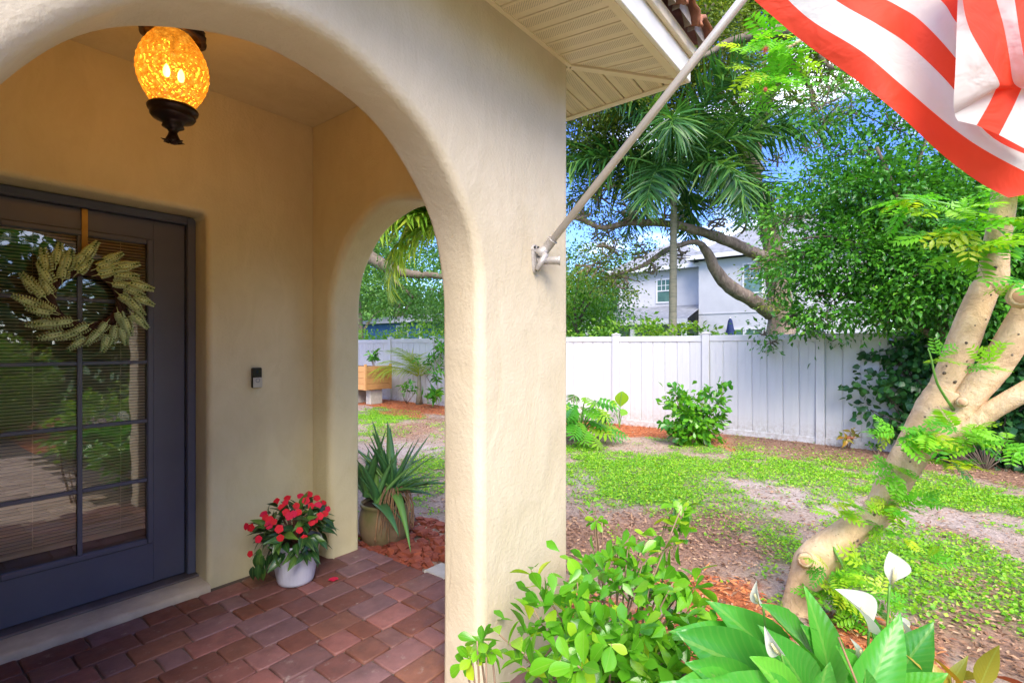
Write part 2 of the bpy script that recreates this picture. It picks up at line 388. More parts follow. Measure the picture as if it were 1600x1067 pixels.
# leaves
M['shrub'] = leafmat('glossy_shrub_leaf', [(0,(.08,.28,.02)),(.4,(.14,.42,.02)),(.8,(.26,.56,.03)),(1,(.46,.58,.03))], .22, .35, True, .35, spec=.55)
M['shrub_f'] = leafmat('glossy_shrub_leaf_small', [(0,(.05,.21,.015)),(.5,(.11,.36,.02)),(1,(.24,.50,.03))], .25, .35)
M['lily'] = leafmat('peace_lily_leaf', [(0,(.04,.22,.03)),(.6,(.08,.36,.04)),(1,(.16,.50,.05))], .3, .3, True, 1.0)
M['spathe'] = leafmat('white_spathe', [(0,(.66,.66,.60)),(1,(.72,.71,.66))], .4, .35, True, tcol=(1,1,.9))
M['fern'] = leafmat('feather_leaf', [(0,(.10,.42,.03)),(.5,(.20,.54,.03)),(.85,(.32,.58,.03)),(1,(.50,.60,.03))], .35, .45, True)
M['clusia'] = leafmat('round_bush_leaf', [(0,(.035,.17,.02)),(.5,(.07,.29,.03)),(1,(.16,.46,.04))], .25, .3, True, .2)
M['monst'] = leafmat('split_leaf', [(0,(.035,.20,.02)),(.6,(.10,.38,.03)),(1,(.30,.50,.03))], .28, .35, True, .6)
M['imp'] = leafmat('impatiens_leaf', [(0,(.012,.045,.015)),(.6,(.028,.095,.022)),(1,(.10,.20,.03))], .3, .15, True, .5)
M['petal'] = leafmat('red_petal', [(0,(.55,.002,.010)),(.6,(.66,.003,.02)),(1,(.60,.004,.06))], .75, .12, True, tcol=(1.2,.8,.8))
M['aloe'] = leafmat('aloe_leaf', [(0,(.06,.19,.06)),(.5,(.12,.30,.09)),(1,(.22,.42,.08))], .35, .1, True)
M['oak'] = leafmat('oak_leaf', [(0,(.07,.12,.015)),(.5,(.15,.23,.025)),(.9,(.30,.34,.04)),(1,(.38,.34,.06))], .5, .35)
M['dense'] = leafmat('dense_tree_leaf', [(0,(.025,.11,.015)),(.5,(.06,.24,.02)),(.85,(.13,.38,.03)),(1,(.22,.46,.04))], .32, .3)
M['vine'] = leafmat('dark_vine_leaf', [(0,(.018,.07,.025)),(.6,(.03,.13,.035)),(1,(.08,.25,.05))], .35, .25)
M['bright'] = leafmat('bright_tree_leaf', [(0,(.08,.24,.02)),(.5,(.16,.36,.03)),(1,(.34,.48,.05))], .45, .4)
M['mid'] = leafmat('mid_tree_leaf', [(0,(.04,.13,.03)),(.5,(.08,.22,.04)),(1,(.15,.32,.05))], .45, .35)
M['palm'] = leafmat('palm_leaflet', [(0,(.022,.085,.025)),(.6,(.055,.18,.045)),(1,(.16,.32,.06))], .35, .3)
M['palmy'] = leafmat('yellow_palm_leaflet', [(0,(.14,.30,.03)),(.6,(.32,.46,.05)),(1,(.50,.54,.07))], .35, .4)
M['cover'] = leafmat('groundcover_leaf', [(0,(.12,.36,.02)),(.5,(.24,.54,.025)),(1,(.44,.64,.04))], .45, .4)
M['chipo'] = leafmat('orange_mulch_chip', [(0,(.30,.07,.02)),(.5,(.55,.15,.045)),(1,(.68,.27,.10))], .85, .0)
M['chipb'] = leafmat('brown_leaf_litter', [(0,(.16,.08,.045)),(.5,(.36,.19,.115)),(1,(.58,.38,.25))], .85, .1, tcol=(1,1,1))
M['croton'] = leafmat('croton_leaf', [(0,(.35,.05,.03)),(.5,(.50,.30,.03)),(1,(.10,.25,.03))], .3, .3, True, .5)
M['pink'] = leafmat('pink_flower_thread', [(0,(.75,.20,.30)),(1,(.85,.35,.42))], .6, .3)
M['bark_oak'] = barkmat('oak_bark', (.09,.065,.05), (.27,.20,.155), (.48,.38,.30), 7, (1,1,.4), .9, .06)
M['bark_pale'] = barkmat('pale_smooth_bark', (.30,.18,.09), (.60,.41,.23), (.72,.56,.38), 9, (1,1,.7), .8, .02, .65)
def pale_bark():
    m, nt, b, o = newmat('pale_scarred_bark'); v = coords(nt, 'Object'); n1 = noise(nt, v, 7, 8, .7, .5); n2 = noise(nt, coords(nt, 'Object', (1,1,.5)), 30, 6, .7)
    col = ramp(nt, n1, [(.3,(.44,.29,.16)),(.5,(.68,.48,.28)),(.7,(.78,.61,.41))]); g_ = ramp(nt, noise(nt, v, 3.1, 6, .7), [(.52,(0,0,0)),(.66,(1,1,1))])
    col = mixc(nt, math_(nt, 'MULTIPLY', g_, .3), col, (.46,.41,.33)); sp = ramp(nt, noise(nt, v, 42, 3, .6), [(.66,(0,0,0)),(.70,(1,1,1))])
    col = mixc(nt, math_(nt, 'MULTIPLY', sp, .5), col, (.22,.13,.08)); nt.links.new(col, b.inputs['Base Color']); b.inputs['Roughness'].default_value = .7
    bump(nt, b, math_(nt, 'ADD', n1, math_(nt, 'MULTIPLY', n2, .35)), 1.0, .022); return m
M['bark_pale'] = pale_bark()
M['bark_palm'] = barkmat('palm_trunk_skin', (.13,.12,.09), (.24,.23,.16), (.34,.28,.20), 8, (.4,.4,3), .3, .01)
M['bark_dk'] = barkmat('dark_bark', (.05,.035,.025), (.13,.10,.07), (.22,.18,.13), 8, (1,1,.4), .7, .02)
M['twig'] = simple('shrub_twig', (.30,.20,.13), (.20,.13,.08), 20, .8)
M['stem'] = simple('green_stem', (.16,.36,.06), (.10,.26,.04), 10, .45)
M['wtwig'] = simple('dark_wreath_twig', (.045,.018,.014), (.09,.04,.025), 30, .7)
M['ear'] = simple('pale_green_ear', (.66,.78,.42), (.52,.66,.30), 40, .75, rand=.25)
M['earg'] = simple('green_ear_core', (.06,.16,.03), (.04,.10,.02), 20, .7)

# ------------------------------------------------------------------ geometry constants (from the photograph's vanishing points)
XI, XO = 1.93, 2.16            # side wall inside / outside
YF, YB = 1.346, 1.561          # facade outside / inside
YD = 3.26                      # door wall
ZC = 2.92                      # porch ceiling
ZS, ZE, OV = 2.806, 2.762, 0.43   # soffit at the wall, at the eave, overhang

# ------------------------------------------------------------------ ground
def ell(px0, py0, px1, py1):
    c = G((px0+px1)/2, (py0+py1)/2); n = G((px0+px1)/2, py1); f_ = G((px0+px1)/2, py0)
    fw = float(np.dot(c, Fw)); l = float(np.dot(c, Rt))
    fn = float(np.dot(n, Fw)); ff = float(np.dot(f_, Fw)); return (l, (fn+ff)/2, (px1-px0)/2/FP*fw, (ff-fn)/2)
def cover_masks(x, y):
    l = x*Rt[0] + y*Rt[1]; f = x*Fw[0] + y*Fw[1]
    n1 = fbm(x+20, y+20, .9, 3); n2 = fbm(x+40, y+30, .28, 11)
    def e(b, soft=.35):
        d = np.sqrt(((l-b[0])/b[2])**2 + ((f-b[1])/b[3])**2) + (n1-.5)*1.7 + (n2-.5)*.9
        return np.clip((1 + soft - d) / (2*soft), 0, 1)
    n3 = fbm(x+70, y+10, .12, 21); g = np.clip((n1 - .56) * 5 + (n2-.5)*2.5, 0, 1) * .4
    for b, a in GREEN: g = np.maximum(g, e(b) * a)
    bare = np.zeros_like(g); brown = np.zeros_like(g); org = np.zeros_like(g)
    for b, a in BARE: bare = np.maximum(bare, e(b, .6) * a * np.clip(.55+(n3-.4)*2.2,0,1))
    for b, a in BROWN: brown = np.maximum(brown, e(b) * a)
    for b, a in ORANGE: org = np.maximum(org, e(b, .15) * a)
    fence = np.clip((x - 8.40 + (n1-.5)*1.0 + (n2-.5)*.4) / .12, 0, 1) * (x < 9.9)
    fo = fence * np.clip((y - 2.0) / .8 + (n1-.5)*2, 0, 1); org = np.maximum(org, fo)
    brown = np.maximum(brown, fence * (1-fo)); bed = np.clip((2.75 - x + (n1-.5)*.5)/.15, 0, 1); org = np.maximum(org, bed * np.clip((1.9-y)/.2, 0, 1) * .9)
    g = np.clip(g - .32*np.clip((n3-.42)*3,0,1) - .32*np.clip((n2-.52)*4,0,1), 0, 1)*1.2; g = np.clip(g,0,1) * (1-bare) * (1-brown*.85) * (1-org)
    far = np.clip((x - 10.0)/.3, 0, 1)
    return g*(1-far), bare*(1-org), brown*(1-org), org
GREEN = [(ell(*b), a) for b, a in [((890,712,1085,800),1.0),((1050,694,1390,765),.75),((1420,742,1640,822),.95),((1410,825,1640,950),.75),((1190,822,1300,915),.8),((1300,865,1580,975),.95),((1050,800,1240,850),.45),((560,632,655,668),1.0),((610,700,700,790),.6),((1070,740,1180,800),.6),((560,665,640,690),.5)]]
BARE = [(ell(*b), a) for b, a in [((1135,744,1290,795),.75),((1390,798,1640,842),.65),((886,735,930,765),.8),((1190,690,1240,712),.7),((570,688,700,715),.9),((1390,735,1420,760),.4)]]
BROWN = [(ell(*b), a) for b, a in [((886,800,1225,905),.95),((1225,692,1400,728),.9),((1490,890,1560,930),.7),((1500,960,1700,1090),.9),((600,655,700,690),.8),((1460,820,1520,850),.5)]]
ORANGE = [(ell(*b), a) for b, a in [((1050,900,1240,990),1.0),((1300,960,1480,1075),.9),((605,628,700,650),.9),((540,620,640,632),.8)]]
xs = np.unique(np.concatenate([np.linspace(-400,-12,24), np.arange(-12,2.2,.4), np.arange(2.2,10.4,.05), np.arange(10.4,30,.8), np.linspace(30,700,36)]))
ys = np.unique(np.concatenate([np.linspace(-400,-8,24), np.arange(-8,-2,.3), np.arange(-2,8,.05), np.arange(8,18,.1), np.arange(18,30,.8), np.linspace(30,700,36)]))
X, Y = np.meshgrid(xs, ys, indexing='ij'); x = X.ravel(); y = Y.ravel()
g_, ba, br, og = cover_masks(x, y)
Z = gz(x, y) + np.where((x > 2.2) & (x < 10) & (y > -2) & (y < 18), (fbm(x+9, y+9, .25, 77)-.5)*.03, 0)
inside = (x < 2.2) & (y > 1.0) & (y < 9.0); Z = np.where(inside, -.12, Z)
dirt = np.array([.44,.33,.26]); C = np.tile(dirt, (len(x), 1))
for m_, c_ in ((ba, (.52,.44,.41)), (br, (.34,.195,.13)), (og, (.52,.16,.055)), (g_*.85, (.10,.20,.03))):
    C = C*(1-m_[:,None]) + np.array(c_)*m_[:,None]
farm = ((x > 10.2) | (x < -3) | (y > 18) | (y < -7))[:,None]; C = np.where(farm, np.array([.07,.15,.03]), C)
nx, ny = len(xs), len(ys); ii = (np.arange(nx-1)[:,None]*ny + np.arange(ny-1)[None]).ravel()
m, nt, b, o = newmat('garden_soil'); a = nt.nodes.new('ShaderNodeAttribute'); a.attribute_name = 'cov'; v = coords(nt, 'Object')
n1 = noise(nt, v, 38, 8, .75); n2 = noise(nt, v, 6, 5, .6)
col = mixc(nt, 1.0, a.outputs['Color'], ramp(nt, n1, [(.3,(.45,.42,.40)),(.55,(1,1,1)),(.75,(1.5,1.45,1.4))]), 'MULTIPLY')
nt.links.new(mixc(nt, .5, col, mixc(nt, 1.0, col, ramp(nt, n2, [(.3,(.7,.7,.7)),(.7,(1.3,1.3,1.3))]), 'MULTIPLY')), b.inputs['Base Color'])
b.inputs['Roughness'].default_value = .95; bump(nt, b, n1, .8, .03); M['ground'] = m
go = link('ground', fast_mesh('ground', np.stack([x, y, Z], 1), np.stack([ii, ii+ny, ii+ny+1, ii+1], 1), M['ground'], smooth=True, col=np.concatenate([C, np.ones((len(x),1))], 1)))
go['kind'] = 'structure'

def ground_scatter(name, tmpl, n, mask, mat, size, flat, box=(2.25,9.65,-2.2,16.0), zoff=.0, near=1.0, label=None, cat=None):
    # denser nearer the camera
    N = n*4; x = box[0] + (box[1]-box[0])*rng.random(N); y = box[2] + (box[3]-box[2])*rng.random(N)
    d = np.hypot(x, y); pr = mask(*cover_masks(x, y), x, y) * np.clip((5.0/d)**near, 0, 1)
    k = rng.random(N) < pr; x = x[k][:n]; y = y[k][:n]; N = len(x)
    P = np.stack([x, y, gz(x, y) + zoff + rng.random(N)*.012], 1)
    D = rdirs(N); D[:,2] *= flat; D[:,2] = np.abs(D[:,2]) * .5
    Nn = rng.normal(size=(N,3)) * (.25 + flat*.4); Nn[:,2] = 1
    return scatter(name, tmpl, P, D, Nn, size[0] + (size[1]-size[0])*rng.random(N), mat, None, 'stuff')
o = ground_scatter('clover_cover', leaf_t('round', 2, .15, .1, .9), 170000, lambda g,b,br,o,x,y: g, M['cover'], (.014,.030), .9, zoff=.01, near=.3)
tag(o, 'bright green low clover-like groundcover patches on the bare yard', 'ground cover')
o = ground_scatter('orange_mulch', leaf_t('lance', 2, .1, .1, .25), 36000, lambda g,b,br,o,x,y: o, M['chipo'], (.03,.075), .4, zoff=.006)
tag(o, 'orange shredded mulch along the white fence and round the shrubs', 'mulch')
o = ground_scatter('leaf_litter', leaf_t('lance', 2, .2, .15, .4), 42000, lambda g,b,br,o,x,y: np.clip(br + .30*(1-g)*(1-b*.6), 0, 1), M['chipb'], (.02,.05), .4, zoff=.006)
tag(o, 'brown leaf litter and bark flakes on the bare soil', 'leaf litter')

# ------------------------------------------------------------------ house
house = thing('house', (XO, YF, 0), 'cream stucco house with arched entry porch, perforated eave and slate blue glazed door', 'house')
def opening_path(x0, x1, z0, kind, top, r, n=60):
    """outline of an opening from its lower left up and over to its lower right, with outward normals"""
    P = []; N = []
    if kind == 'arch':
        c = (x0+x1)/2; R = (x1-x0)/2; sp = top - R
        for t in np.linspace(0, 1, 7)[:-1]: P.append((x0, z0 + (sp-z0)*t)); N.append((-1, 0))
        for k in range(n+1):
            a = math.pi * (1 - k/n); P.append((c + R*math.cos(a), sp + R*math.sin(a))); N.append((math.cos(a), math.sin(a)))
        for t in np.linspace(1, 0, 7)[1:]: P.append((x1, z0 + (sp-z0)*t)); N.append((1, 0))
    else:
        q = .035
        P.append((x0, z0)); N.append((-1,0))
        for k in range(5):
            a = math.pi - k/4*math.pi/2; P.append((x0+q+q*math.cos(a), top-q+q*math.sin(a))); N.append((math.cos(a), math.sin(a)))
        for k in range(5):
            a = math.pi/2 - k/4*math.pi/2; P.append((x1-q+q*math.cos(a), top-q+q*math.sin(a))); N.append((math.cos(a), math.sin(a)))
        P.append((x1, z0)); N.append((1,0))
    return P, N
def holed_wall(a0, a1, z0, z1, hole, t0, t1, tomap, r=.035, seg=6, rb=None):
    """wall slab in (a, z) with an opening; t0 outer face, t1 inner face; tomap(a, t, z) -> world"""
    P, N = hole; mb = MB(); n = len(P); rb = r if rb is None else rb
    def wob(i, s): return .003*math.sin(i*.55 + s) + .003*math.sin(i*.24 + 2*s)
    rows = []
    sgn = 1 if t1 > t0 else -1
    for k in range(seg+1):
        th = k/seg*math.pi/2; rows.append((r - r*math.sin(th), t0 + sgn*(r - r*math.cos(th))))
    rows.append((0, (t0+t1)/2))
    for k in range(seg+1):
        th = (1-k/seg)*math.pi/2; rows.append((rb - rb*math.sin(th), t1 - sgn*(rb - rb*math.cos(th))))
    v = []
    for (off, t) in rows:
        for i in range(n):
            w = wob(i, t*9) if 0 < i < n-1 else 0
            v.append(tomap(P[i][0] + N[i][0]*(off+w), t, P[i][1] + N[i][1]*(off+w)))
    f = []
    for j in range(len(rows)-1):
        for i in range(n-1): f.append((j*n+i, j*n+i+1, (j+1)*n+i+1, (j+1)*n+i))
    mb.add(v, f, True)
    for (ridx, t) in ((0, t0), (len(rows)-1, t1)):
        base = ridx*n; e = [v[base+i] for i in range(n)]; poly = MB
        # fan of quads between the opening and the outer rectangle
        outer = []
        for i in range(n):
            px, pz = P[i]; nx_, nz_ = N[i]
            if pz + 1e-6 < P[0][1] + 1e9 and abs(nz_) < 1e-6: outer.append((a0 if nx_ < 0 else a1, pz))
            else:
                # project radially on the rectangle
                cxm = (P[0][0] + P[-1][0]) / 2; czm = P[n//2][1] - (P[-1][0]-P[0][0]) / 2
                dx, dz = px - cxm, max(pz - czm, 1e-4)
                k1 = ((a1 - cxm)/dx if dx > 1e-9 else ((a0 - cxm)/dx if dx < -1e-9 else 1e9)); k2 = (z1 - czm)/dz
                k = min(k1, k2); outer.append((cxm + dx*k, czm + dz*k))
        # insert corners
        vv = list(e); ff = []; o0 = len(vv)
        for (oa, oz) in outer: vv.append(tomap(oa, t, oz))
        for i in range(n-1):
            A, B = outer[i], outer[i+1]
            if abs(A[0]-a0) < 1e-6 and abs(B[1]-z1) < 1e-6 and abs(B[0]-a0) > 1e-6 and abs(A[1]-z1) > 1e-6:
                vv.append(tomap(a0, t, z1)); ff.append((i, i+1, o0+i+1, len(vv)-1, o0+i))
            elif abs(B[0]-a1) < 1e-6 and abs(A[1]-z1) < 1e-6 and abs(A[0]-a1) > 1e-6 and abs(B[1]-z1) > 1e-6:
                vv.append(tomap(a1, t, z1)); ff.append((i, i+1, o0+i+1, len(vv)-1, o0+i))
            else: ff.append((i, i+1, o0+i+1, o0+i))
        mb.add(vv, ff, True)
    # outer ends
    mb.add([tomap(a0,t0,z0), tomap(a0,t1,z0), tomap(a0,t1,z1), tomap(a0,t0,z1)], [(0,1,2,3)])
    mb.add([tomap(a1,t0,z0), tomap(a1,t1,z0), tomap(a1,t1,z1), tomap(a1,t0,z1)], [(0,1,2,3)])
    mb.add([tomap(a0,t0,z1), tomap(a1,t0,z1), tomap(a1,t1,z1), tomap(a0,t1,z1)], [(0,1,2,3)])
    return mb
# facade: arch 0.08..1.51, crown z 2.355, with a round outer corner at the right
CR = .02
mb = holed_wall(-3.2, XO-CR, -.12, 2.95, opening_path(.08, 1.51, -.12, 'arch', 2.322, .03), YF, YB, lambda a,t,z: (a,t,z), r=.04, rb=.025)
vv = []; ff = []
for k in range(7):
    th = k/6*math.pi/2; xx, yy = XO-CR+CR*math.sin(th), YF+CR-CR*math.cos(th); vv += [(xx,yy,-.12),(xx,yy,2.95)]
for k in range(6): ff.append((2*k, 2*k+2, 2*k+3, 2*k+1))
mb.add(vv, ff, True); mb.add([(XO,YF+CR,-.12),(XO,YB,-.12),(XO,YB,2.95),(XO,YF+CR,2.95)], [(0,1,2,3)])
fac = mb.build('front_wall', M['stucco'], house)
# side wall with its arch
mb = holed_wall(YB+.001, YD+.0, -.12, 2.95, opening_path(1.75, 3.05, -.12, 'arch', 2.272, .03), XI, XO, lambda a,t,z: (t,a,z), r=.05, rb=.03)
mb.build('side_wall', M['stucco_lamplit'], house)
mb = MB(); mb.box((XO-.22, YD+.001, -.12), (XO, 9, 2.95)); mb.build('rear_side_wall', M['stucco'], house)
# door wall with recessed opening
DX0, DX1 = .175, 1.262
mb = holed_wall(-.6, XI-.001, -.12, 2.95, opening_path(DX0, DX1, -.12, 'rect', 2.195, .03), YD, YD+.26, lambda a,t,z: (a,t,z), r=.03, rb=.01)
mb.build('door_wall', M['stucco_lamplit'], house)
mb = MB(); mb.box((-.6, YB+.001, -.12), (-.35, YD-.001, 2.95)); mb.build('porch_left_wall', M['stucco_lamplit'], house)
mb = MB(); mb.box((-.349, YB+.002, ZC), (XI-.002, YD-.002, ZC+.02)); mb.build('porch_ceiling', M['stucco_lamplit'], house)
mb = MB(); mb.box((-3.2, YD+.5, -.12), (-3.0, 9, 2.95)); mb.box((-3.2, 8.8, -.12), (XO-.23, 9, 2.95)); mb.box((-3.2, YB+.001, -.12), (-3.0, YD+.49, 2.95)); mb.build('rear_wall', M['stucco'], house)
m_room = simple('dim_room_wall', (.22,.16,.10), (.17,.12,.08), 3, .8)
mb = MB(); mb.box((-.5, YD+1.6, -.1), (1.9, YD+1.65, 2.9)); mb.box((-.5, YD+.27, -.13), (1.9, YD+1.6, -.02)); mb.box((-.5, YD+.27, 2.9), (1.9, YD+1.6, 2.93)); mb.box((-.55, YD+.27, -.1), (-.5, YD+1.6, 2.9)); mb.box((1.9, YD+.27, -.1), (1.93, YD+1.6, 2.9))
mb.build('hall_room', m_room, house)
# eaves
XE, YE = XO+OV, YF-OV
def zs(x, y):
    d = max(x - XO, YF - y, 0); return ZS - (ZS-ZE)*min(d/OV, 1)
def panel(poly, mat, name='soffit_panel'):
    mb = MB(); n = len(poly)
    c = np.mean(np.array(poly), axis=0)
    low = [(p[0], p[1], zs(*p)) for p in poly]; ins = []
    for p in poly:
        q = np.array(p) + (c - np.array(p)) * (.0)
        ins.append((q[0], q[1], zs(*p) - .006))
    cc = [((p[0]-c[0]), (p[1]-c[1])) for p in poly]
    ins = []
    for p in poly:
        d = c - np.array(p); L = np.linalg.norm(d); q = np.array(p) + d / L * min(.006, L*.3); ins.append((q[0], q[1], zs(*p) - .005))
    top = [(p[0], p[1], zs(*p) + .008) for p in poly]
    v = ins + low + top; f = [tuple(range(n))[::-1]]
    for i in range(n):
        j = (i+1) % n; f += [(i, j, n+j, n+i), (n+i, n+j, 2*n+j, 2*n+i)]
    mb.add(v, f); return mb.build(name, mat, house)
SP = .11
for k in range(-6, 4):
    pass
for k in range(-26, 4):
    a = XO + k*SP + .003; b_ = XO + (k+1)*SP - .003
    if a > XE - .03: continue
    b_ = min(b_, XE-.025)
    ha = YF - .012 - max(0, a - XO) ; hb = YF - .012 - max(0, b_ - XO); ye = YE + .022
    if ha <= ye: continue
    hb = max(hb, ye + .001)
    panel([(a, ye), (b_, ye), (b_, hb - (.02 if b_ > XO else 0)), (a, ha - (.02 if a > XO else 0))], M['sof_x'])
for k in range(-4, 64):
    a = YF + k*SP + .003; b_ = YF + (k+1)*SP - .003
    if b_ < YE + .03: continue
    a = max(a, YE+.025)
    ha = XO + .012 + max(0, YF - a); hb = XO + .012 + max(0, YF - b_); xe = XE - .022
    if hb >= xe: continue
    ha = min(ha, xe - .001)
    panel([(ha + (.02 if a < YF else 0), a), (xe, a), (xe, b_), (hb + (.02 if b_ < YF else 0), b_)], M['sof_y'])
mb = MB()
mb.add([(-3.2,YE+.01,ZE+.012),(XE-.01,YE+.01,ZE+.012),(XO,YF,ZS+.012),(-3.2,YF,ZS+.012)], [(0,1,2,3)])
mb.add([(XE-.01,YE+.01,ZE+.012),(XE-.01,9,ZE+.012),(XO,9,ZS+.012),(XO,YF,ZS+.012)], [(0,1,2,3)])
mb.build('soffit_backing', M['dark'], house)
def strip(p, q, w, h, name, mat):
    p = Vector(p); q = Vector(q); t = (q-p).normalized(); s = Vector((-t.y, t.x, 0)).normalized() * w/2; u = Vector((0,0,h))
    v = [p-s, p+s, p+s+u, p-s+u, q-s, q+s, q+s+u, q-s+u]
    mb = MB(); mb.add(v, [(0,1,2,3),(4,7,6,5),(0,4,5,1),(1,5,6,2),(2,6,7,3),(3,7,4,0)]); return mb.build(name, mat, house)
strip((-3.2, YF-.012, ZS-.012), (XO+.006, YF-.012, ZS-.012), .022, .022, 'wall_channel', M['trim'])
strip((XO+.014, YF-.001, ZS-.012), (XO+.014, 9, ZS-.012), .022, .022, 'wall_channel', M['trim'])
strip((XO+.012, YF-.012, ZS-.014), (XE-.012, YE+.012, ZE-.014), .036, .02, 'hip_channel', M['trim'])
mb = MB(); mb.box((-3.2, YE-.004, ZE-.008), (XE-.03, YE+.03, ZE-.002)); mb.build('fascia_lip', M['trim'], house)
mb = MB(); mb.box((XE-.03, YE-.003, ZE-.009), (XE+.004, 9, ZE-.001)); mb.build('fascia_lip', M['trim'], house)
mb = MB(); mb.bbox((-3.2, YE-.022, ZE-.004), (XE+.022, YE, ZE+.135), .003); mb.build('fascia_board', M['fascia'], house)
mb = MB(); mb.bbox((XE, YE+.001, ZE-.004), (XE+.022, 9, ZE+.135), .003); mb.build('fascia_board', M['fascia'], house)
mb = MB(); mb.bbox((-3.2, YE-.046, ZE+.112), (XE+.046, YE-.023, ZE+.175), .004); mb.build('drip_edge', M['trim'], house)
mb = MB(); mb.bbox((XE+.023, YE-.022, ZE+.112), (XE+.046, 9, ZE+.175), .004); mb.build('drip_edge', M['trim'], house)
# roof slab and tile ends
mb = MB(); s = .33
zr = ZE+.178
mb.add([(-3.3,YE-.03,zr),(XE+.03,YE-.03,zr),(XE+.03,9.4,zr),(-3.3,9.4,zr),(-3.3,YE+2.6,zr+2.6*s),(XE-2.6,YE+2.6,zr+2.6*s),(XE-2.6,6.8,zr+2.6*s),(-3.3,6.8,zr+2.6*s)],
       [(0,3,2,1),(0,1,5,4),(1,2,6,5),(2,3,7,6),(4,5,6,7),(0,4,7,3)]); mb.build('roof', M['tile'], house)
for k in range(16):
    cx_ = XE - .03 - k*.2; mb = MB(); v = []; f = []
    for j, (yy, zz) in enumerate(((YE-.115, zr-.012), (YE-.11, zr+.0), (YE+.35, zr+.14))):
        for i in range(9):
            a = math.pi*i/8; rr = (.092 - .004*(i % 2)) * (1 if j else .98); v.append((cx_ + rr*math.cos(a), yy + .006*math.sin(i*2.1+k), zz + rr*.85*math.sin(a)))
    for j in range(2):
        for i in range(8): f.append((j*9+i, j*9+i+1, (j+1)*9+i+1, (j+1)*9+i))
    mb.add(v, f, True)
    o = mb.build('roof_tile', M['tile'], house); sd = o.modifiers.new('thick', 'SOLIDIFY'); sd.thickness = .014; sd.offset = -1
    mb = MB(); mb.lathe([(.0,0),(.078,0),(.075,.02)], (0,0,0), 12)
    mb = MB(); v = [(cx_ + .078*math.cos(math.pi*i/8), YE-.085, zr + .066*math.sin(math.pi*i/8)) for i in range(9)]; mb.add(v + [(a, YE-.05, c) for a, _, c in v], [tuple(range(9))] + [(i, i+1, i+10, i+9) for i in range(8)]); mb.build('tile_mortar', M['mortar'], house)
# threshold apron
mb = MB(); v = []; f = []
n = 30
for i in range(n+1):
    xx = DX0 + (DX1+.0-DX0)*i/n; w1 = .006*math.sin(i*1.3); w2 = .004*math.sin(i*2.1)
    v += [(xx, YD-.045+w1, -.02), (xx, YD-.045+w1, .018+w2*.3), (xx, YD-.025+w1, .030), (xx, YD+.13, .034)]
for i in range(n):
    for j in range(3): f.append((4*i+j, 4*i+4+j, 4*i+5+j, 4*i+1+j))
mb.add(v, f, True); mb.build('door_sill', M['sill'], house)
mb = MB(); mb.bbox((DX0-.01, YD+.125, .02), (DX1+.01, YD+.24, .046), .004); mb.build('threshold', M['thresh'], house)
# wall base skirt of stucco
# door -------------------------------------------------------------
YG = YD+.205
d_fr = MB(); d_fr.bbox((DX1-.045, YG-.035, .046), (DX1-.001, YG+.05, 2.19)); d_fr.bbox((DX0+.001, YG-.035, .046), (DX0+.045, YG+.05, 2.19)); d_fr.bbox((DX0+.0455, YG-.035, 2.147), (DX1-.0455, YG+.05, 2.192))
door = MB()
GX0, GX1, GZ0, GZ1 = .415, 1.018, .315, 2.0
L0, L1, B0, T1 = DX0+.05, DX1-.05, .052, 2.142
door.bbox((L0, YG, B0), (GX0-.03, YG+.044, T1), .003); door.bbox((GX1+.03, YG, B0), (L1, YG+.044, T1), .003)
door.bbox((GX0-.0305, YG, B0), (GX1+.0305, YG+.044, GZ0-.03), .0005); door.bbox((GX0-.0305, YG, GZ1+.03), (GX1+.0305, YG+.044, T1), .0005)
dob = door.build('door', M['doorp'], house)
d_fr.build('door_frame', M['doorp'], dob)
mb = MB()
for a, b_ in (((GX0-.032, YG-.012, GZ0-.032), (GX0, YG+.02, GZ1+.032)), ((GX1, YG-.012, GZ0-.032), (GX1+.032, YG+.02, GZ1+.032)),
              ((GX0+.0005, YG-.012, GZ0-.032), (GX1-.0005, YG+.02, GZ0)), ((GX0+.0005, YG-.012, GZ1), (GX1-.0005, YG+.02, GZ1+.032))): mb.bbox(a, b_, .006)
mb.build('glazing_moulding', M['doorp'], dob)
mcx = (GX0+GX1)/2
rows = [GZ0 + (GZ1-GZ0)*k/5 for k in range(6)]
mb = MB(); mb.bbox((mcx-.011, YG-.008, GZ0), (mcx+.011, YG+.006, GZ1), .003); mb.build('muntin', M['doorp'], dob)
for z_ in rows[1:-1]:
    for (a, b_) in ((GX0, mcx-.0115), (mcx+.0115, GX1)):
        mb = MB(); mb.bbox((a, YG-.007, z_-.010), (b_, YG+.005, z_+.010), .003); mb.build('muntin', M['doorp'], dob)
m, nt, b, o = newmat('door_glass'); nt.nodes.remove(b)
tr = nt.nodes.new('ShaderNodeBsdfTransparent'); tr.inputs[0].default_value = (.93,.91,.87,1)
gl = nt.nodes.new('ShaderNodeBsdfGlossy'); gl.inputs['Roughness'].default_value = .012; gl.inputs[0].default_value = (1,1,1,1)
fr = nt.nodes.new('ShaderNodeFresnel'); fr.inputs[0].default_value = 2.1
ms = nt.nodes.new('ShaderNodeMixShader'); v = coords(nt, 'Object'); bn = nt.nodes.new('ShaderNodeBump'); bn.inputs['Strength'].default_value = .05; bn.inputs['Distance'].default_value = .02
nt.links.new(noise(nt, v, 3, 2), bn.inputs['Height']); nt.links.new(bn.outputs[0], gl.inputs['Normal'])
nt.links.new(math_(nt, 'MULTIPLY', fr.outputs[0], 1.05), ms.inputs[0]); nt.links.new(tr.outputs[0], ms.inputs[1]); nt.links.new(gl.outputs[0], ms.inputs[2]); nt.links.new(ms.outputs[0], o.inputs[0]); M['glass'] = m
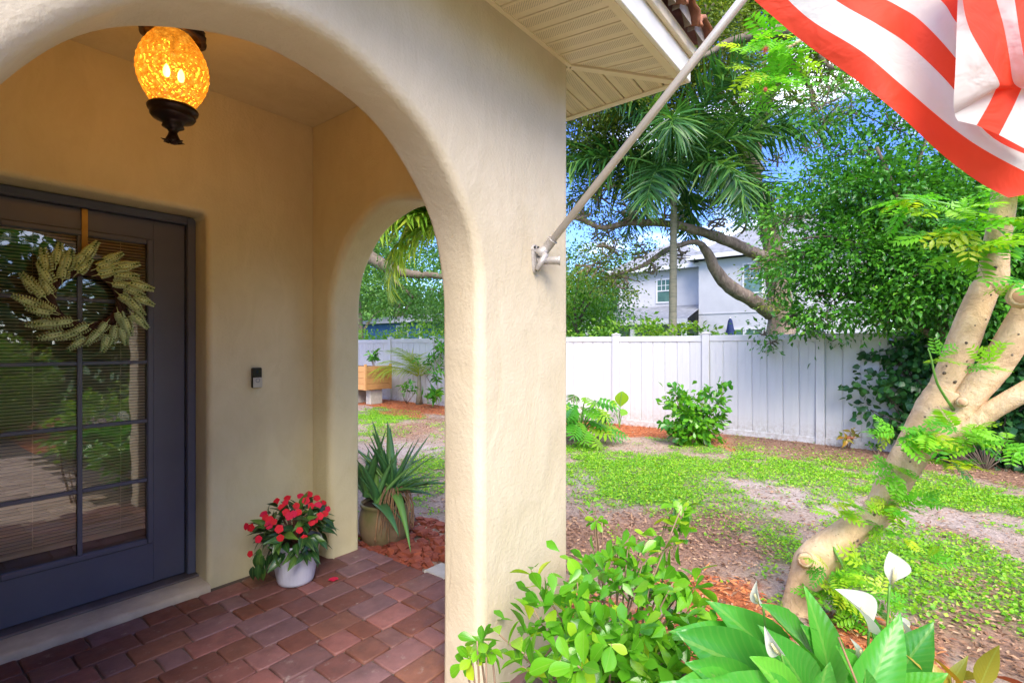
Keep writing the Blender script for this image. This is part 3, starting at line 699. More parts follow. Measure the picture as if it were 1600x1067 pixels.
for i in range(5):
    for (a, b_) in ((GX0, mcx), (mcx, GX1)):
        mb = MB(); mb.add([(a+.001, YG+.008, rows[i]+.001), (b_-.001, YG+.008, rows[i]+.001), (b_-.001, YG+.008, rows[i+1]-.001), (a+.001, YG+.008, rows[i+1]-.001)], [(0,1,2,3)]); mb.build('pane', M['glass'], dob)
mb = MB(); zz = GZ0 + .075
m_bl = simple('tan_blind_slat', (.82,.62,.38), (.76,.56,.34), 3, .45)
while zz < GZ1+.01:
    mb.add([(GX0+.004, YG+.018, zz), (GX1-.004, YG+.018, zz), (GX1-.004, YG+.032, zz+.010), (GX0+.004, YG+.032, zz+.010), (GX0+.004, YG+.022, zz+.008), (GX1-.004, YG+.022, zz+.008)], [(0,1,5,4),(4,5,2,3)], True); zz += .0165
for q in (GX0+.12, GX1-.12): mb.box((q-.0015, YG+.014, GZ0+.06), (q+.0015, YG+.016, GZ1))
o = mb.build('blind_slats', m_bl, dob); o['kind'] = 'stuff'
mb = MB(); mb.box((GX0+.004, YG+.016, GZ0+.058), (GX1-.004, YG+.034, GZ0+.074)); mb.build('blind_rail', m_bl, dob)

# porch floor -------------------------------------------------------
fl = MB(); fl.add([(-2.2,-2.2,-.012),(2.195,-2.2,-.012),(2.195,YD+.1,-.012),(-2.2,YD+.1,-.012)], [(0,1,2,3)])
floor = fl.build('porch_floor', M['paverb']); floor['kind'] = 'structure'
def paver_mesh(L, Wd, mat, seed):
    rr = random.Random(seed); j = lambda: (rr.random()-.5)*.006
    cs = [(-L/2, -Wd/2), (L/2, -Wd/2), (L/2, Wd/2), (-L/2, Wd/2)]
    pts = []
    for i in range(4):
        a, b_ = cs[i], cs[(i+1) % 4]; r = .007
        dx, dy = (b_[0]-a[0]), (b_[1]-a[1]); LL = math.hypot(dx, dy); dx /= LL; dy /= LL
        for t in (r, LL*.5, LL-r): pts.append((a[0]+dx*t+j()*.6, a[1]+dy*t+j()*.6))
    n = len(pts); v = []
    for (k, z_) in ((1.0,-.03),(1.0,-.0045),(1-.005/Wd*1.0,-.001),(1-.016/Wd,-.0003)):
        v += [(p[0]*(1-(1-k)*Wd/L), p[1]*k, z_ + (0 if z_ < -.01 else rr.random()*.0012)) for p in pts]
    f = [tuple(3*n+i for i in range(n))]
    for q in range(3):
        for i in range(n): f.append((q*n+i, q*n+(i+1) % n, (q+1)*n+(i+1) % n, (q+1)*n+i))
    mb = MB(); mb.add(v, f, True); me = mb.mesh('paver', mat); return me
PM = {}
for L in (.155, .235, .115): PM[L] = [paver_mesh(L-.007, .158-.007, M['paver'], s_) for s_ in range(4)]
row = 0; yy = YD - .06
np_ = 0
while yy > 1.42:
    xx = 2.19 + (random.random()*.02); yc = yy - .079
    xx -= 0
    while xx > -.12 - .2:
        L = random.choice([.155,.235,.235,.155,.235,.115]); c = xx - L/2
        if xx == 2.19 and row % 2: L = .155; c = xx - L/2
        o = bpy.data.objects.new('paver', random.choice(PM[L])); COL.objects.link(o); o.parent = floor
        o.location = (c, yc, (random.random()-.5)*.005); o.rotation_euler = ((random.random()-.5)*.012, (random.random()-.5)*.012, random.choice([0, math.pi]) + (random.random()-.5)*.02); np_ += 1
        xx -= L
    yy -= .158; row += 1
walk = MB(); walk.add([(-2.2,-9,-.036),(1.46,-9,-.036),(1.46,-2.2,-.036),(-2.2,-2.2,-.036)], [(0,1,2,3)]); wk = walk.build('front_walk', M['paverb']); wk['kind'] = 'structure'
wm = [paver_mesh(.294, .194, M['paverl'], 20+s_) for s_ in range(3)]
k = 0; yc = 1.30
while yc > -1.9:
    xx = -1.4 + (.15 if k % 2 else 0)
    while xx < 1.35:
        o = bpy.data.objects.new('walk_paver', random.choice(wm)); COL.objects.link(o); o.parent = wk; o.location = (xx, yc, -.002); o.rotation_euler = (0, 0, (random.random()-.5)*.01); xx += .3
    yc -= .2; k += 1
# cement edging stones beside the side arch
for (cx_, cy_, rz) in ((2.30, 2.28, .0), (2.30, 1.87, .03), (2.31, 2.66, -.8)):
    mb = MB(); mb.bbox((-.085,-.19,-.06), (.085,.19,.0), .012); o = link('edging_stone', mb.mesh('edging_stone', M['kerb'])); o.location = (cx_, cy_, -.012); o.rotation_euler = (0,0,rz if rz > -.5 else 0)
    tag(o, {2.28:'grey cement edging block beside the red lava rock', 1.87:'grey cement edging block outside the side arch nearest the pillar', 2.66:'grey cement edging block half buried by the clay pot'}[cy_], 'edging stone', 'edging stones outside the arch')
    if cy_ == 2.66: bpy.data.objects.remove(o)
mb = MB(); mb.bbox((2.17,1.13,-.06), (2.36,1.25,.03), .01); o = mb.build('edging_stone', M['kerb']); tag(o, 'small grey cement block at the foot of the outer corner pillar', 'edging stone', 'edging stones outside the arch')
# lava rocks
mb = MB()
for k in range(420):
    x_ = 2.20 + random.random()*.75; y_ = 2.0 + random.random()*1.45
    if x_ < 2.40 and y_ < 2.5: continue
    s_ = .014 + random.random()*.026; z_ = float(gz(x_, y_)) + s_*.4 + (.03 if x_ < 2.7 else 0)*random.random()
    vs = [(x_ + s_*(random.random()+.35)*a, y_ + s_*(random.random()+.35)*b_, z_ + s_*(random.random()*.6+.3)*c_) for a in (-1,1) for b_ in (-1,1) for c_ in (-1,1)]
    mb.add(vs, [(0,1,3,2),(4,6,7,5),(0,4,5,1),(2,3,7,6),(0,2,6,4),(1,5,7,3)])
o = mb.build('lava_rock', M['rockr']); tag(o, 'red lava rock bed outside the side arch by the clay pot', 'lava rock', kind='stuff')

# ------------------------------------------------------------------ lamp
lc = np.array([.80, 2.41, -.035])
lamp = thing('ceiling_lantern', (lc[0], lc[1], ZC), 'lit amber pineapple glass lantern with dark bronze fittings hanging under the porch ceiling', 'ceiling lamp')
mb = MB(); mb.lathe([(0,2.252),(.012,2.254),(.018,2.262),(.028,2.268),(.020,2.285),(.015,2.30),(.022,2.312),(.040,2.322),(.036,2.335),(.048,2.345),(.075,2.356),(.082,2.366),(.078,2.376),(.088,2.384),(.092,2.395),(.084,2.405),(.03,2.41),(0,2.41)], (lc[0],lc[1],0), 36)
mb.build('lower_cap', M['bronze'], lamp)
mb = MB()
for k in range(6):
    a = k*math.pi/3; c = np.array([math.cos(a), math.sin(a), 0]); t = np.array([-math.sin(a), math.cos(a), 0]); o_ = np.array([lc[0],lc[1],2.285])
    mb.add([o_ + c*.010 + t*.008, o_ + c*.010 - t*.008, o_ + c*.030 - t*.014 + [0,0,-.022], o_ + c*.030 + t*.014 + [0,0,-.022], o_ + c*.046 + [0,0,-.020], o_ + c*.018+[0,0,-.03]], [(0,1,2,3),(3,2,4),(0,3,5),(1,5,2),(3,4,5),(4,2,5)], True)
mb.build('finial', M['bronze'], lamp)
prof = []
for k in range(65):
    t = k/64; z_ = 2.405 + t*.30; r_ = .128*math.sin(math.pi*(.155 + .70*t))**.85 if True else 0
    prof.append((r_, z_))
v = []; f = []; n = 160; dia = []
for i, (r_, z_) in enumerate(prof):
    for k in range(n):
        a = 2*math.pi*k/n; u = k/n*20; w = i/64*9
        d = abs(((u + w) % 1) - .5) + abs(((u - w) % 1) - .5)      # diamond relief
        dia.append(d); rr = r_ * (1 + .07*(d - .5)); v.append((lc[0]+rr*math.cos(a), lc[1]+rr*math.sin(a), z_))
for i in range(64):
    for k in range(n): f.append((i*n+k, i*n+(k+1) % n, (i+1)*n+(k+1) % n, (i+1)*n+k))
mb = MB(); mb.add(v, f, True)
m, nt, b, o = newmat('lit_amber_glass'); nt.nodes.remove(b)
v_ = coords(nt, 'Object')
tr = nt.nodes.new('ShaderNodeBsdfTransparent'); tr.inputs[0].default_value = (1.0,.50,.10,1)
tl = nt.nodes.new('ShaderNodeBsdfTranslucent'); tl.inputs[0].default_value = (.9,.34,.03,1)
gl = nt.nodes.new('ShaderNodeBsdfGlossy'); gl.inputs['Roughness'].default_value = .15; gl.inputs[0].default_value = (1,.8,.5,1)
vor = nt.nodes.new('ShaderNodeTexVoronoi'); vor.inputs['Scale'].default_value = 48; nt.links.new(v_, vor.inputs['Vector'])
em = nt.nodes.new('ShaderNodeEmission'); em.inputs['Strength'].default_value = .07
nt.links.new(ramp(nt, vor.outputs['Distance'], [(.1,(1.0,.50,.07)),(.6,(.60,.22,.02))]), em.inputs[0]); nt.links.new(ramp(nt, vor.outputs['Distance'], [(.15,(.40,.18,.028)),(.6,(.27,.10,.010))]), tl.inputs[0])
da = nt.nodes.new('ShaderNodeAttribute'); da.attribute_name = 'dia'; dr_ = ramp(nt, da.outputs['Fac'], [(.10,(.25,.25,.25)),(.24,(1.1,1.1,1.1)),(.76,(1,1,1)),(.90,(.3,.3,.3))])
src = tl.inputs[0].links[0].from_socket; nt.links.new(mixc(nt, 1.0, src, dr_, 'MULTIPLY'), tl.inputs[0])
vm = nt.nodes.new('ShaderNodeBump'); vm.inputs['Strength'].default_value = .8; vm.inputs['Distance'].default_value = .01; nt.links.new(vor.outputs['Distance'], vm.inputs['Height']); nt.links.new(vm.outputs[0], gl.inputs['Normal'])
m1 = nt.nodes.new('ShaderNodeMixShader'); m1.inputs[0].default_value = .34; nt.links.new(tr.outputs[0], m1.inputs[1]); nt.links.new(tl.outputs[0], m1.inputs[2])
m2 = nt.nodes.new('ShaderNodeMixShader'); m2.inputs[0].default_value = .1; nt.links.new(m1.outputs[0], m2.inputs[1]); nt.links.new(gl.outputs[0], m2.inputs[2])
ad = nt.nodes.new('ShaderNodeAddShader'); nt.links.new(m2.outputs[0], ad.inputs[0]); nt.links.new(em.outputs[0], ad.inputs[1]); nt.links.new(ad.outputs[0], o.inputs[0])
gg = mb.build('glass_globe', m, lamp); at_ = gg.data.attributes.new('dia', 'FLOAT', 'POINT'); at_.data.foreach_set('value', dia)
mb = MB(); mb.lathe([(.10,2.690),(.118,2.695),(.122,2.705),(.112,2.715),(.118,2.725),(.10,2.735),(.055,2.745),(.03,2.77),(.03,2.86),(.06,2.90),(.075,2.93),(.075,2.953)], (lc[0],lc[1],0), 36, wob=lambda a, z: 1 + .04*math.cos(a*8)*(2.69 < z < 2.73))
mb.build('canopy', M['bronze'], lamp)
mb = MB(); mb.tube([(lc[0],lc[1],2.70),(lc[0],lc[1],2.60)], .012, 8); mb.build('socket', M['bronze'], lamp)
m, nt, b, o = newmat('lit_bulb'); b.inputs['Emission Color'].default_value = (1,.72,.32,1); b.inputs['Emission Strength'].default_value = 12
for (dx, dz) in ((-.018, 2.555), (.022, 2.535)):
    mb = MB(); mb.lathe([(0,-.028),(.009,-.022),(.013,-.008),(.011,.010),(.005,.024),(0,.03)], (lc[0]+dx, lc[1]-dx, dz), 14); mb.build('bulb', m, lamp)
pl = bpy.data.lights.new('lantern_light', 'POINT'); pl.energy = 2.2; pl.color = (1.0,.82,.36); pl.shadow_soft_size = .05
po = bpy.data.objects.new('lantern_light', pl); COL.objects.link(po); po.parent = lamp; po.location = (0, 0, 2.54-ZC)

# ------------------------------------------------------------------ doorbell
dbp = thing('doorbell', (1.538, YD, 1.219), 'black and nickel video doorbell on the stucco beside the door', 'doorbell')
mb = MB(); mb.bbox((1.508, YD-.026, 1.156), (1.568, YD-.001, 1.282), .005); mb.build('case', M['black'], dbp)
mb = MB(); mb.bbox((1.510, YD-.030, 1.158), (1.566, YD-.0265, 1.222), .0015); mb.build('faceplate', M['nickel'], dbp)
mb = MB(); v = []; f = []
for k in range(24):
    a = 2*math.pi*k/24
    for r_ in (.0105, .0135): v.append((1.538+r_*math.cos(a), YD-.0315, 1.203+r_*math.sin(a)))
for k in range(24): f.append((2*k, 2*k+1, (2*k+3) % 48, (2*k+2) % 48))
mb.add(v, f); mb.build('button_ring', simple('blue_grey_ring', (.10,.14,.22)), dbp)
mb = MB(); mb.add([(1.538+.009*math.cos(2*math.pi*k/20), YD-.031, 1.203+.009*math.sin(2*math.pi*k/20)) for k in range(20)], [tuple(range(20))]); mb.build('button', M['nickel'], dbp)
mb = MB(); mb.add([(1.538+.008*math.cos(2*math.pi*k/20), YD-.0275, 1.256+.008*math.sin(2*math.pi*k/20)) for k in range(20)], [tuple(range(20))]); mb.build('lens', simple('dark_lens', (.03,.03,.05), rough=.08), dbp)

# ------------------------------------------------------------------ wreath
wc = np.array([.735, YG-.05, 1.662])
wr = thing('door_wreath', wc, 'round wreath of pale green grain ears on dark twigs hanging on the door', 'wreath')
mb = MB()
for s_ in range(9):
    ph = s_*.7; pts = []
    for k in range(49):
        a = 2*math.pi*k/48; R = .148 + .020*math.sin(5*a+ph) ; pts.append(wc + [R*math.cos(a), .016*math.cos(5*a+ph)-.004, R*math.sin(a)])
    mb.tube(pts, .006, 5, caps=False)
mb.build('twig_ring', M['wtwig'], wr)
mb = MB()
for k in range(260):
    a = random.random()*2*math.pi; R0 = .13+random.random()*.05; sw = .9 + random.random()*.3; L = .04+random.random()*.075
    p = wc + [R0*math.cos(a), -.005+.01*random.random(), R0*math.sin(a)]; d = np.array([math.cos(a-sw*.8), -.10+.25*random.random(), math.sin(a-sw*.8)])
    q = p + d*L; s_ = np.array([-d[2],0,d[0]])*.0022; mb.add([p-s_, p+s_, q], [(0,1,2)])
o = mb.build('dark_sprigs', M['wtwig'], wr); o['kind'] = 'stuff'
def ear_mesh():
    mb = MB()
    for side, off in ((-1,-.17),(1,.17)):
        for k in range(9):
            t = k/8; w = (.22 + .10*math.sin(math.pi*min(1,t*1.2+.15)))*(1 - .55*t**3); cx_ = side*w*.5; cy_ = t*.9+.03; r_ = .092*(1-.4*t)
            tip = (cx_+side*r_*1.3, cy_+.09, .10); mb.add([(cx_-r_,cy_-.03,.03),(cx_+side*r_*1.2,cy_,.02),tip,(cx_-side*r_*.4,cy_+.06,.16),(cx_,cy_,-.05)], [(0,1,3),(1,2,3),(0,3,4),(2,4,3),(1,4,2)], True)
    for k in range(8):
        t = k/7; cy_ = t*.9+.06; r_ = .055; mb.add([(-r_,cy_,.07),(r_,cy_,.06),(0,cy_+.09,.13),(0,cy_-.02,.0)], [(0,1,2),(0,3,1),(0,2,3),(1,3,2)], mi=1)
    mb.tube([(0,-.3,-.04),(0,-.05,-.04),(0,.1,-.04),(0,.5,-.04),(0,.97,-.02)], [.018,.02,.13,.15,.03], 6, mi=0); return mb.mesh('grain_ear', [M['ear'], M['earg']])
em_ = ear_mesh()
for ring, (n_, R0, L, off) in enumerate(((11,.142,.080,.3),(14,.172,.088,0),(15,.203,.090,.17))):
    for k in range(n_):
        a = 2*math.pi*(k+off)/n_ + (random.random()-.5)*.16; R0_ = R0 + (random.random()-.5)*.02
        p = wc + [R0_*math.cos(a), -.040-.012*ring*.4-.01*random.random(), R0_*math.sin(a)]; sw = 1.0 + (random.random()-.5)*.35 - ring*.15
        d = np.array([math.cos(a-sw), -.12+.1*random.random(), math.sin(a-sw)]); place('grain_ear', em_, wr, p, d, (0.25*(random.random()-.5),-1,.2*(random.random()-.5)), L*(1.05+.25*random.random()), 1.05)
mb = MB(); mb.bbox((wc[0]-.013, YG-.016, 1.80), (wc[0]+.013, YG-.013, 2.143), .0005); mb.build('hanger_ribbon', M['gold'], wr)

# ------------------------------------------------------------------ impatiens pot
pc = np.array([1.625, 2.935, .003])
pot = thing('flower_pot', pc, 'ribbed white plastic pot on the porch pavers', 'plant pot')
mb = MB(); mb.lathe([(0,.0),(.088,.0),(.098,.004),(.104,.02),(.126,.15),(.140,.225),(.148,.228),(.150,.25),(.143,.252),(.136,.228)], pc, 96, wob=lambda a, z: 1 + (.012*math.cos(a*32) if .01 < z < .2 else 0))
mb.build('pot_body', M['potw'], pot)
mb = MB(); mb.lathe([(0,.225),(.137,.225)], pc, 24); mb.build('potting_soil', M['soil'], pot)
ip = thing('impatiens', pc + [0,0,.22], 'dark-leaved impatiens covered in red blooms, growing in the white porch pot', 'flowering plant')
def leafmesh(name, mat, **k):
    tv, tf = leaf_t(**k); me = bpy.data.meshes.new(name); me.from_pydata(tv.tolist(), [], tf.tolist()); me.materials.append(mat); me.polygons.foreach_set('use_smooth', [True]*len(tf)); me.update(); return me
im = [leafmesh('leaf', M['imp'], shape='ovate', n=6, fold=.18, droop=.35, width=.46, wave=.06), leafmesh('leaf', M['imp'], shape='lance', n=6, fold=.12, droop=.6, width=.42, wave=.05)]
c0 = pc + [-.01,0,.30]
surf = []
for k in range(215):
    u = rdirs(1)[0]; u[2] = abs(u[2])*1.0 - .25; u /= np.linalg.norm(u)
    rr = np.array([.20,.20,.19]); p = c0 + u*rr*(.55+.5*random.random()) + [0,0,-.02]
    if u[2] < -.1: p[2] -= .03
    if p[1] > YD-.05: p[1] = YD-.05-.02*random.random()
    if p[0] > XI-.04: p[0] = XI-.04
    d = u*.8 + np.array([0,0,-.15]) + rdirs(1)[0]*.4; place('leaf', random.choice(im), ip, p - d*.02, d, u + [0,0,.5] + rdirs(1)[0]*.3, .072+.035*random.random())
for k in range(16):   # trailing on the left
    p = c0 + [-.19-.04*random.random(), -.05+.14*random.random(), -.02-.14*random.random()]; place('leaf', im[1], ip, p, (-.3+.3*random.random(), -.1, -1), (-.6,-.7,.2), .08+.03*random.random())
mb = MB()
for k in range(26):
    u = rdirs(1)[0]; u[2] = abs(u[2])*.6+.1; mb.tube(smooth_path([pc+[0,0,.22], c0+u*[.1,.1,.06], c0+u*[.17,.17,.16]], 3), [.006]*6+[.003], 5)
mb.build('stems', simple('reddish_stem', (.20,.08,.05)), ip)
def flower_mesh():
    mb = MB(); tv, tf = leaf_t('round', 4, .08, .12, 1.05)
    for k in range(5):
        a = k*2*math.pi/5; ca, sa = math.cos(a), math.sin(a); v = [(x_*ca - (y_+.02)*sa, x_*sa + (y_+.02)*ca, z_ + y_*.12 + .02*(k % 2)) for x_, y_, z_ in tv]; mb.add(v, tf.tolist(), True)
    return mb.mesh('flower', M['petal'])
fm = flower_mesh()
for (px_, py_) in ((470,775),(463,790),(495,778),(420,820),(446,785),(483,772),(512,795),(438,840),(468,828),(478,782),(486,790),(505,785),(497,789),(440,792),(447,800),(432,783),(458,803),(466,800),(452,806),(415,808),(421,812),(428,815),(392,824),(385,822),(436,826),(475,840),(391,865),(500,806),(492,812),(508,802),(412,803),(404,842),(487,816),(449,778)):
    p = W(px_, py_, 3.0); p = p + (c0 - p)*.0
    # push onto the plant's outer surface along the view ray
    dirv = p - np.array([0,0,EYE]); dirv /= np.linalg.norm(dirv); best = None
    oc = np.array([0,0,EYE]) - (c0 + [0,0,-.01]); q = np.array([.215,.215,.205]); A = ((dirv/q)**2).sum(); B = 2*(oc*dirv/q/q).sum(); Cc = ((oc/q)**2).sum() - 1; disc = B*B-4*A*Cc
    t = (-B - math.sqrt(disc))/(2*A) if disc > 0 else -B/(2*A)
    p = np.array([0,0,EYE]) + dirv*t; nrm = -dirv*.8 + (p-c0)*3 + rdirs(1)[0]*.3
    place('flower', fm, ip, p, np.cross(nrm, rdirs(1)[0]), nrm, .019+.006*random.random())
o = place('fallen_flower', fm, None, W(521,907,1136/367.) + [0,0,.008], (1,.3,.1), (0,.2,1), .026) if False else None
me = fm; o = bpy.data.objects.new('fallen_flower', me); COL.objects.link(o); p = W(521, 906, 1.42*FP/366.); o.location = (p[0], p[1], .006); o.scale = (.03,.03,.03); tag(o, 'single fallen red bloom lying on a porch paver', 'flower')

# ------------------------------------------------------------------ aloe pot
ac = np.array([2.43, 3.12, float(gz(2.43,3.12))])
ap = thing('clay_pot', ac, 'large round mossy brown pot outside the side arch', 'plant pot')
mb = MB(); mb.lathe([(0,0),(.13,.0),(.165,.04),(.185,.11),(.188,.18),(.178,.24),(.165,.275),(.178,.285),(.180,.305),(.165,.31),(.155,.29)], ac, 48); mb.build('pot_body', M['clay'], ap)
mb = MB(); mb.lathe([(0,.285),(.16,.285)], ac, 20); mb.build('potting_soil', M['soil'], ap)
al = thing('aloe', ac + [0,0,.3], 'spiky green aloe with hanging dry roots in the mossy brown pot', 'succulent')
def aloe_leaf(L, w, droop, curl):
    mb = MB(); pts = []; n = 10; v = []; f = []
    for i in range(n+1):
        t = i/n; yy_ = t*L*(1-.25*curl*t); z_ = -droop*t*t*L; ww = w*(1-t)**.8*min(1,.7+t*2); th = ww*.35
        v += [(-ww, yy_, z_+ww*.35), (-ww*.5, yy_, z_-th), (ww*.5, yy_, z_-th), (ww, yy_, z_+ww*.35), (0, yy_, z_+.1*ww)]
    for i in range(n):
        for k in range(5): f.append((i*5+k, i*5+(k+1) % 5, (i+1)*5+(k+1) % 5, (i+1)*5+k))
    mb.add(v, f, True); return mb.mesh('leaf', M['aloe'])
am = [aloe_leaf(1, .085, .25, .2), aloe_leaf(1, .065, .05, 0), aloe_leaf(1, .08, .75, .5), aloe_leaf(1, .07, .5, .3)]
for (ox, oy, oz, n_) in ((.02,-.06,.08,26),(-.08,.10,.04,18),(.12,.06,.03,18),(-.1,-.04,.02,12)):
    for k in range(n_):
        a = k*2.4 + random.random()*.4; el = R_(5 + 75*random.random()**1.1); d = (math.cos(a)*math.cos(el), math.sin(a)*math.cos(el), math.sin(el))
        p = ac + [ox, oy, .30+oz]
        if d[0] < -.45: el = R_(65); d = (-.3, d[1]*.5, .9)
        place('leaf', random.choice(am[:2] if el > .9 else am), al, p, d, (-d[0]*.6, -d[1]*.6, 1.0), .32+.26*random.random(), .8+.35*random.random())
mb = MB()
for k in range(30):
    a = random.uniform(-2.6,-1.1); r0 = .05+.10*random.random(); p = ac + [r0*math.cos(a)+.02, r0*math.sin(a)-.05, .40+.05*random.random()]
    q = ac + [.20*math.cos(a)+.02, .22*math.sin(a), .30]; e = ac + [.215*math.cos(a)+.03*random.random(), .215*math.sin(a), .05+.18*random.random()]
    mb.tube(smooth_path([p, (p+q)/2+[0,0,.02], q, (q+e)/2 + rdirs(1)[0]*.012, e], 3), [.004]*12+[.0015], 4)
o = mb.build('dry_roots', M['root'], al); o['kind'] = 'stuff'

# ------------------------------------------------------------------ flag pole and flag
pb = np.array([1.905, YF, 1.842]); pdir = np.array([0,-.732,.681])
fp = thing('flag_pole', pb, 'satin aluminium flag pole angled up from a cast bracket on the pillar', 'flag pole')
def PP(t): return pb + np.array([.01,-.02,0.0]) + pdir*t
mb = MB(); mb.tube([PP(.055), PP(2.2)], [.0165,.0165], 20); mb.build('pole', M['alum'], fp)
mb = MB(); q = []
# back plate, pear shaped, on the wall
q = [(math.sin(a)*.026*(1.0 if math.cos(a) > 0 else .85), math.cos(a)*(.034 if math.cos(a) > 0 else .10)) for a in np.linspace(0, 2*math.pi, 25)[:-1]]
v = [(pb[0]-.03+x_, YF-.001, pb[2]+.0+z_) for x_, z_ in q] + [(pb[0]-.03+x_*.85, YF-.012, pb[2]+.0+z_*.9) for x_, z_ in q]
mb.add(v, [tuple(range(24,48))] + [(i, (i+1) % 24, 24+(i+1) % 24, 24+i) for i in range(24)]); mb.build('back_plate', M['cast'], fp)
mb = MB(); mb.tube([PP(-.005), PP(.02), PP(.07), PP(.075)], [.024,.022,.0215,.025], 18); mb.tube([PP(-.005)+[-.03,.0,-.015], PP(.03)], [.03,.018], 12)
b0 = pb + np.array([.0,-.03,-.02]); mb.tube([b0+[-.02,.02,-.02], b0+[.03,-.06,-.02], b0+[.035,-.068,-.02]], [.016,.019,.023], 14)
mb.tube([b0+[-.035,.01,-.065], b0+[-.01,-.02,.01]], [.012,.016], 10)
mb.build('pole_sockets', M['cast'], fp)
for (dx, dz) in ((-.043,.018),(-.017,.020),(-.03,-.078)):
    mb = MB(); mb.tube([(pb[0]+dx, YF-.011, pb[2]+dz), (pb[0]+dx, YF-.017, pb[2]+dz)], .0055, 10); mb.build('screw', M['black'] if dz > 0 else M['cast'], fp)
mb = MB(); mb.lathe([(0,-.03),(.02,-.022),(.03,0),(.02,.022),(0,.03)], PP(2.22), 16); mb.build('finial', M['gold'], fp)
mb = MB(); mb.tube([PP(1.22)-pdir*.008, PP(1.22)+pdir*.012], .0205, 16); mb.build('clip_ring', M['gold'], fp)

flag = thing('flag', PP(1.27), 'red and white striped flag hanging in folds from the aluminium pole', 'flag')
m, nt, b, o = newmat('flag_red'); 
def cloth(name, c, tc_):
    m, nt, b, o = newmat(name); v = coords(nt, 'Object'); n1 = noise(nt, v, 900, 2); col = ramp(nt, noise(nt, v, 3), [(.3, c), (.7, tuple(k*.93 for k in c))])
    nt.links.new(col, b.inputs['Base Color']); b.inputs['Roughness'].default_value = .7; bump(nt, b, n1, .08, .002)
    bp = noise(nt, v, 9, 3, .5, .6); bump(nt, b, bp, .5, .03)
    tr = nt.nodes.new('ShaderNodeBsdfTranslucent'); tr.inputs[0].default_value = (*tc_, 1); ms = nt.nodes.new('ShaderNodeMixShader'); ms.inputs[0].default_value = .4
    nt.links.new(b.outputs[0], ms.inputs[1]); nt.links.new(tr.outputs[0], ms.inputs[2]); nt.links.new(ms.outputs[0], o.inputs[0]); return m
M['fr'] = cloth('flag_red', (.86,.055,.018), (.90,.09,.03)); M['fw'] = cloth('flag_white', (.73,.70,.65), (.76,.72,.66)); M['fb'] = cloth('flag_blue', (.03,.05,.22), (.03,.05,.22))
Q = [ # control columns s0..s6, each with q0..q5 (photo px, distance)
 None,
 [(1250,62),(1262,28),(1305,0),(1345,-22),(1390,-48),(1440,-74)],
 [(1330,120),(1345,80),(1370,38),(1400,8),(1445,-18),(1495,-44)],
 [(1400,175),(1405,130),(1420,71),(1440,34),(1475,6),(1520,-20)],
 [(1470,240),(1487,199),(1482,130),(1493,91),(1498,40),(1540,10)],
 [(1530,285),(1548,240),(1552,216),(1540,160),(1560,110),(1590,70)],
 [(1576,309),(1648,292),(1662,262),(1672,215),(1680,165),(1690,120)]]
fw_ = [1.78,1.74,1.70,1.66,1.64,1.66,1.68]
cp = []
for s_ in range(7):
    colp = []
    for q_ in range(14):
        if s_ == 0: colp.append(PP(1.205+.068*q_) + np.array([0,0,-.035+.0*q_]))
        elif q_ <= 5: colp.append(W(*Q[s_][q_], fw_[s_] - .012*q_ + .03*math.sin(s_*1.8+q_*.9)))
        else: colp.append(colp[5] + (q_-5)*np.array([.005,-.05,.048]))
    cp.append(colp)
rowsq = []
sub = 8
colsS = [smooth_path([cp[s_][q_] for q_ in range(14)], sub) for s_ in range(7)]   # along q
grid = np.array([smooth_path([colsS[s_][i] for s_ in range(7)], 9) for i in range(len(colsS[0]))])   # [q, s]
nq, ns = grid.shape[:2]
for q_ in range(13):
    mb = MB(); a0, a1 = q_*sub, (q_+1)*sub; v = []; f = []
    g = grid[a0:a1+1]; h, w = g.shape[:2]; v = g.reshape(-1,3)
    for i in range(h-1):
        for j in range(w-1): f.append((i*w+j, i*w+j+1, (i+1)*w+j+1, (i+1)*w+j))
    mb.add(v, f, True)
    if q_ >= 6:
        mb.mi = [1 if (k % (w-1)) < 22 else 0 for k in range(len(f))]
    mb.build('stripe', [M['fr'] if q_ % 2 == 0 else M['fw'], M['fb']], flag)
def fold(bounds, cols_, deps):
    cs = [smooth_path([tuple(W(*p, d)) for p, d in zip(bb, deps[i])], 6) for i, bb in enumerate(bounds)]
    for k in range(len(cs)-1):
        # subdivide across
        A, B = cs[k], cs[k+1]; v = []; f = []; m_ = 5; n_ = len(A)
        for i in range(n_):
            for j in range(m_+1):
                t = j/m_; v.append(A[i]*(1-t) + B[i]*t)
        for i in range(n_-1):
            for j in range(m_): f.append((i*(m_+1)+j, i*(m_+1)+j+1, (i+1)*(m_+1)+j+1, (i+1)*(m_+1)+j))
        mb = MB(); mb.add(v, f, True); mb.build('folded_stripe', cols_[k], flag)
D0 = [1.50,1.49,1.47,1.46,1.475,1.50]
fold([[(1500,-140),(1497,-20),(1495,40),(1493,105),(1490,160),(1492,178)],
      [(1502,-140),(1503,-20),(1512,38),(1536,84),(1561,128),(1556,140)],
      [(1530,-140),(1552,-20),(1568,40),(1577,88),(1583,127),(1596,139)],
      [(1560,-140),(1582,-20),(1592,45),(1600,90),(1606,127),(1622,139)],
      [(1600,-140),(1625,-20),(1634,45),(1640,90),(1645,127),(1660,139)]],
     [M['fw'], M['fr'], M['fw'], M['fr']], [D0, [d-.02 for d in D0], [d+.01 for d in D0], [d-.02 for d in D0], D0])
fold([[(1492,178),(1493,183),(1497,189)], [(1556,140),(1544,165),(1526,196)], [(1596,139),(1582,170),(1561,211)], [(1622,139),(1615,180),(1600,232)], [(1660,139),(1655,190),(1648,250)]],
     [M['fw'], M['fr'], M['fw'], M['fr']], [[1.50,1.50,1.50]]*5)

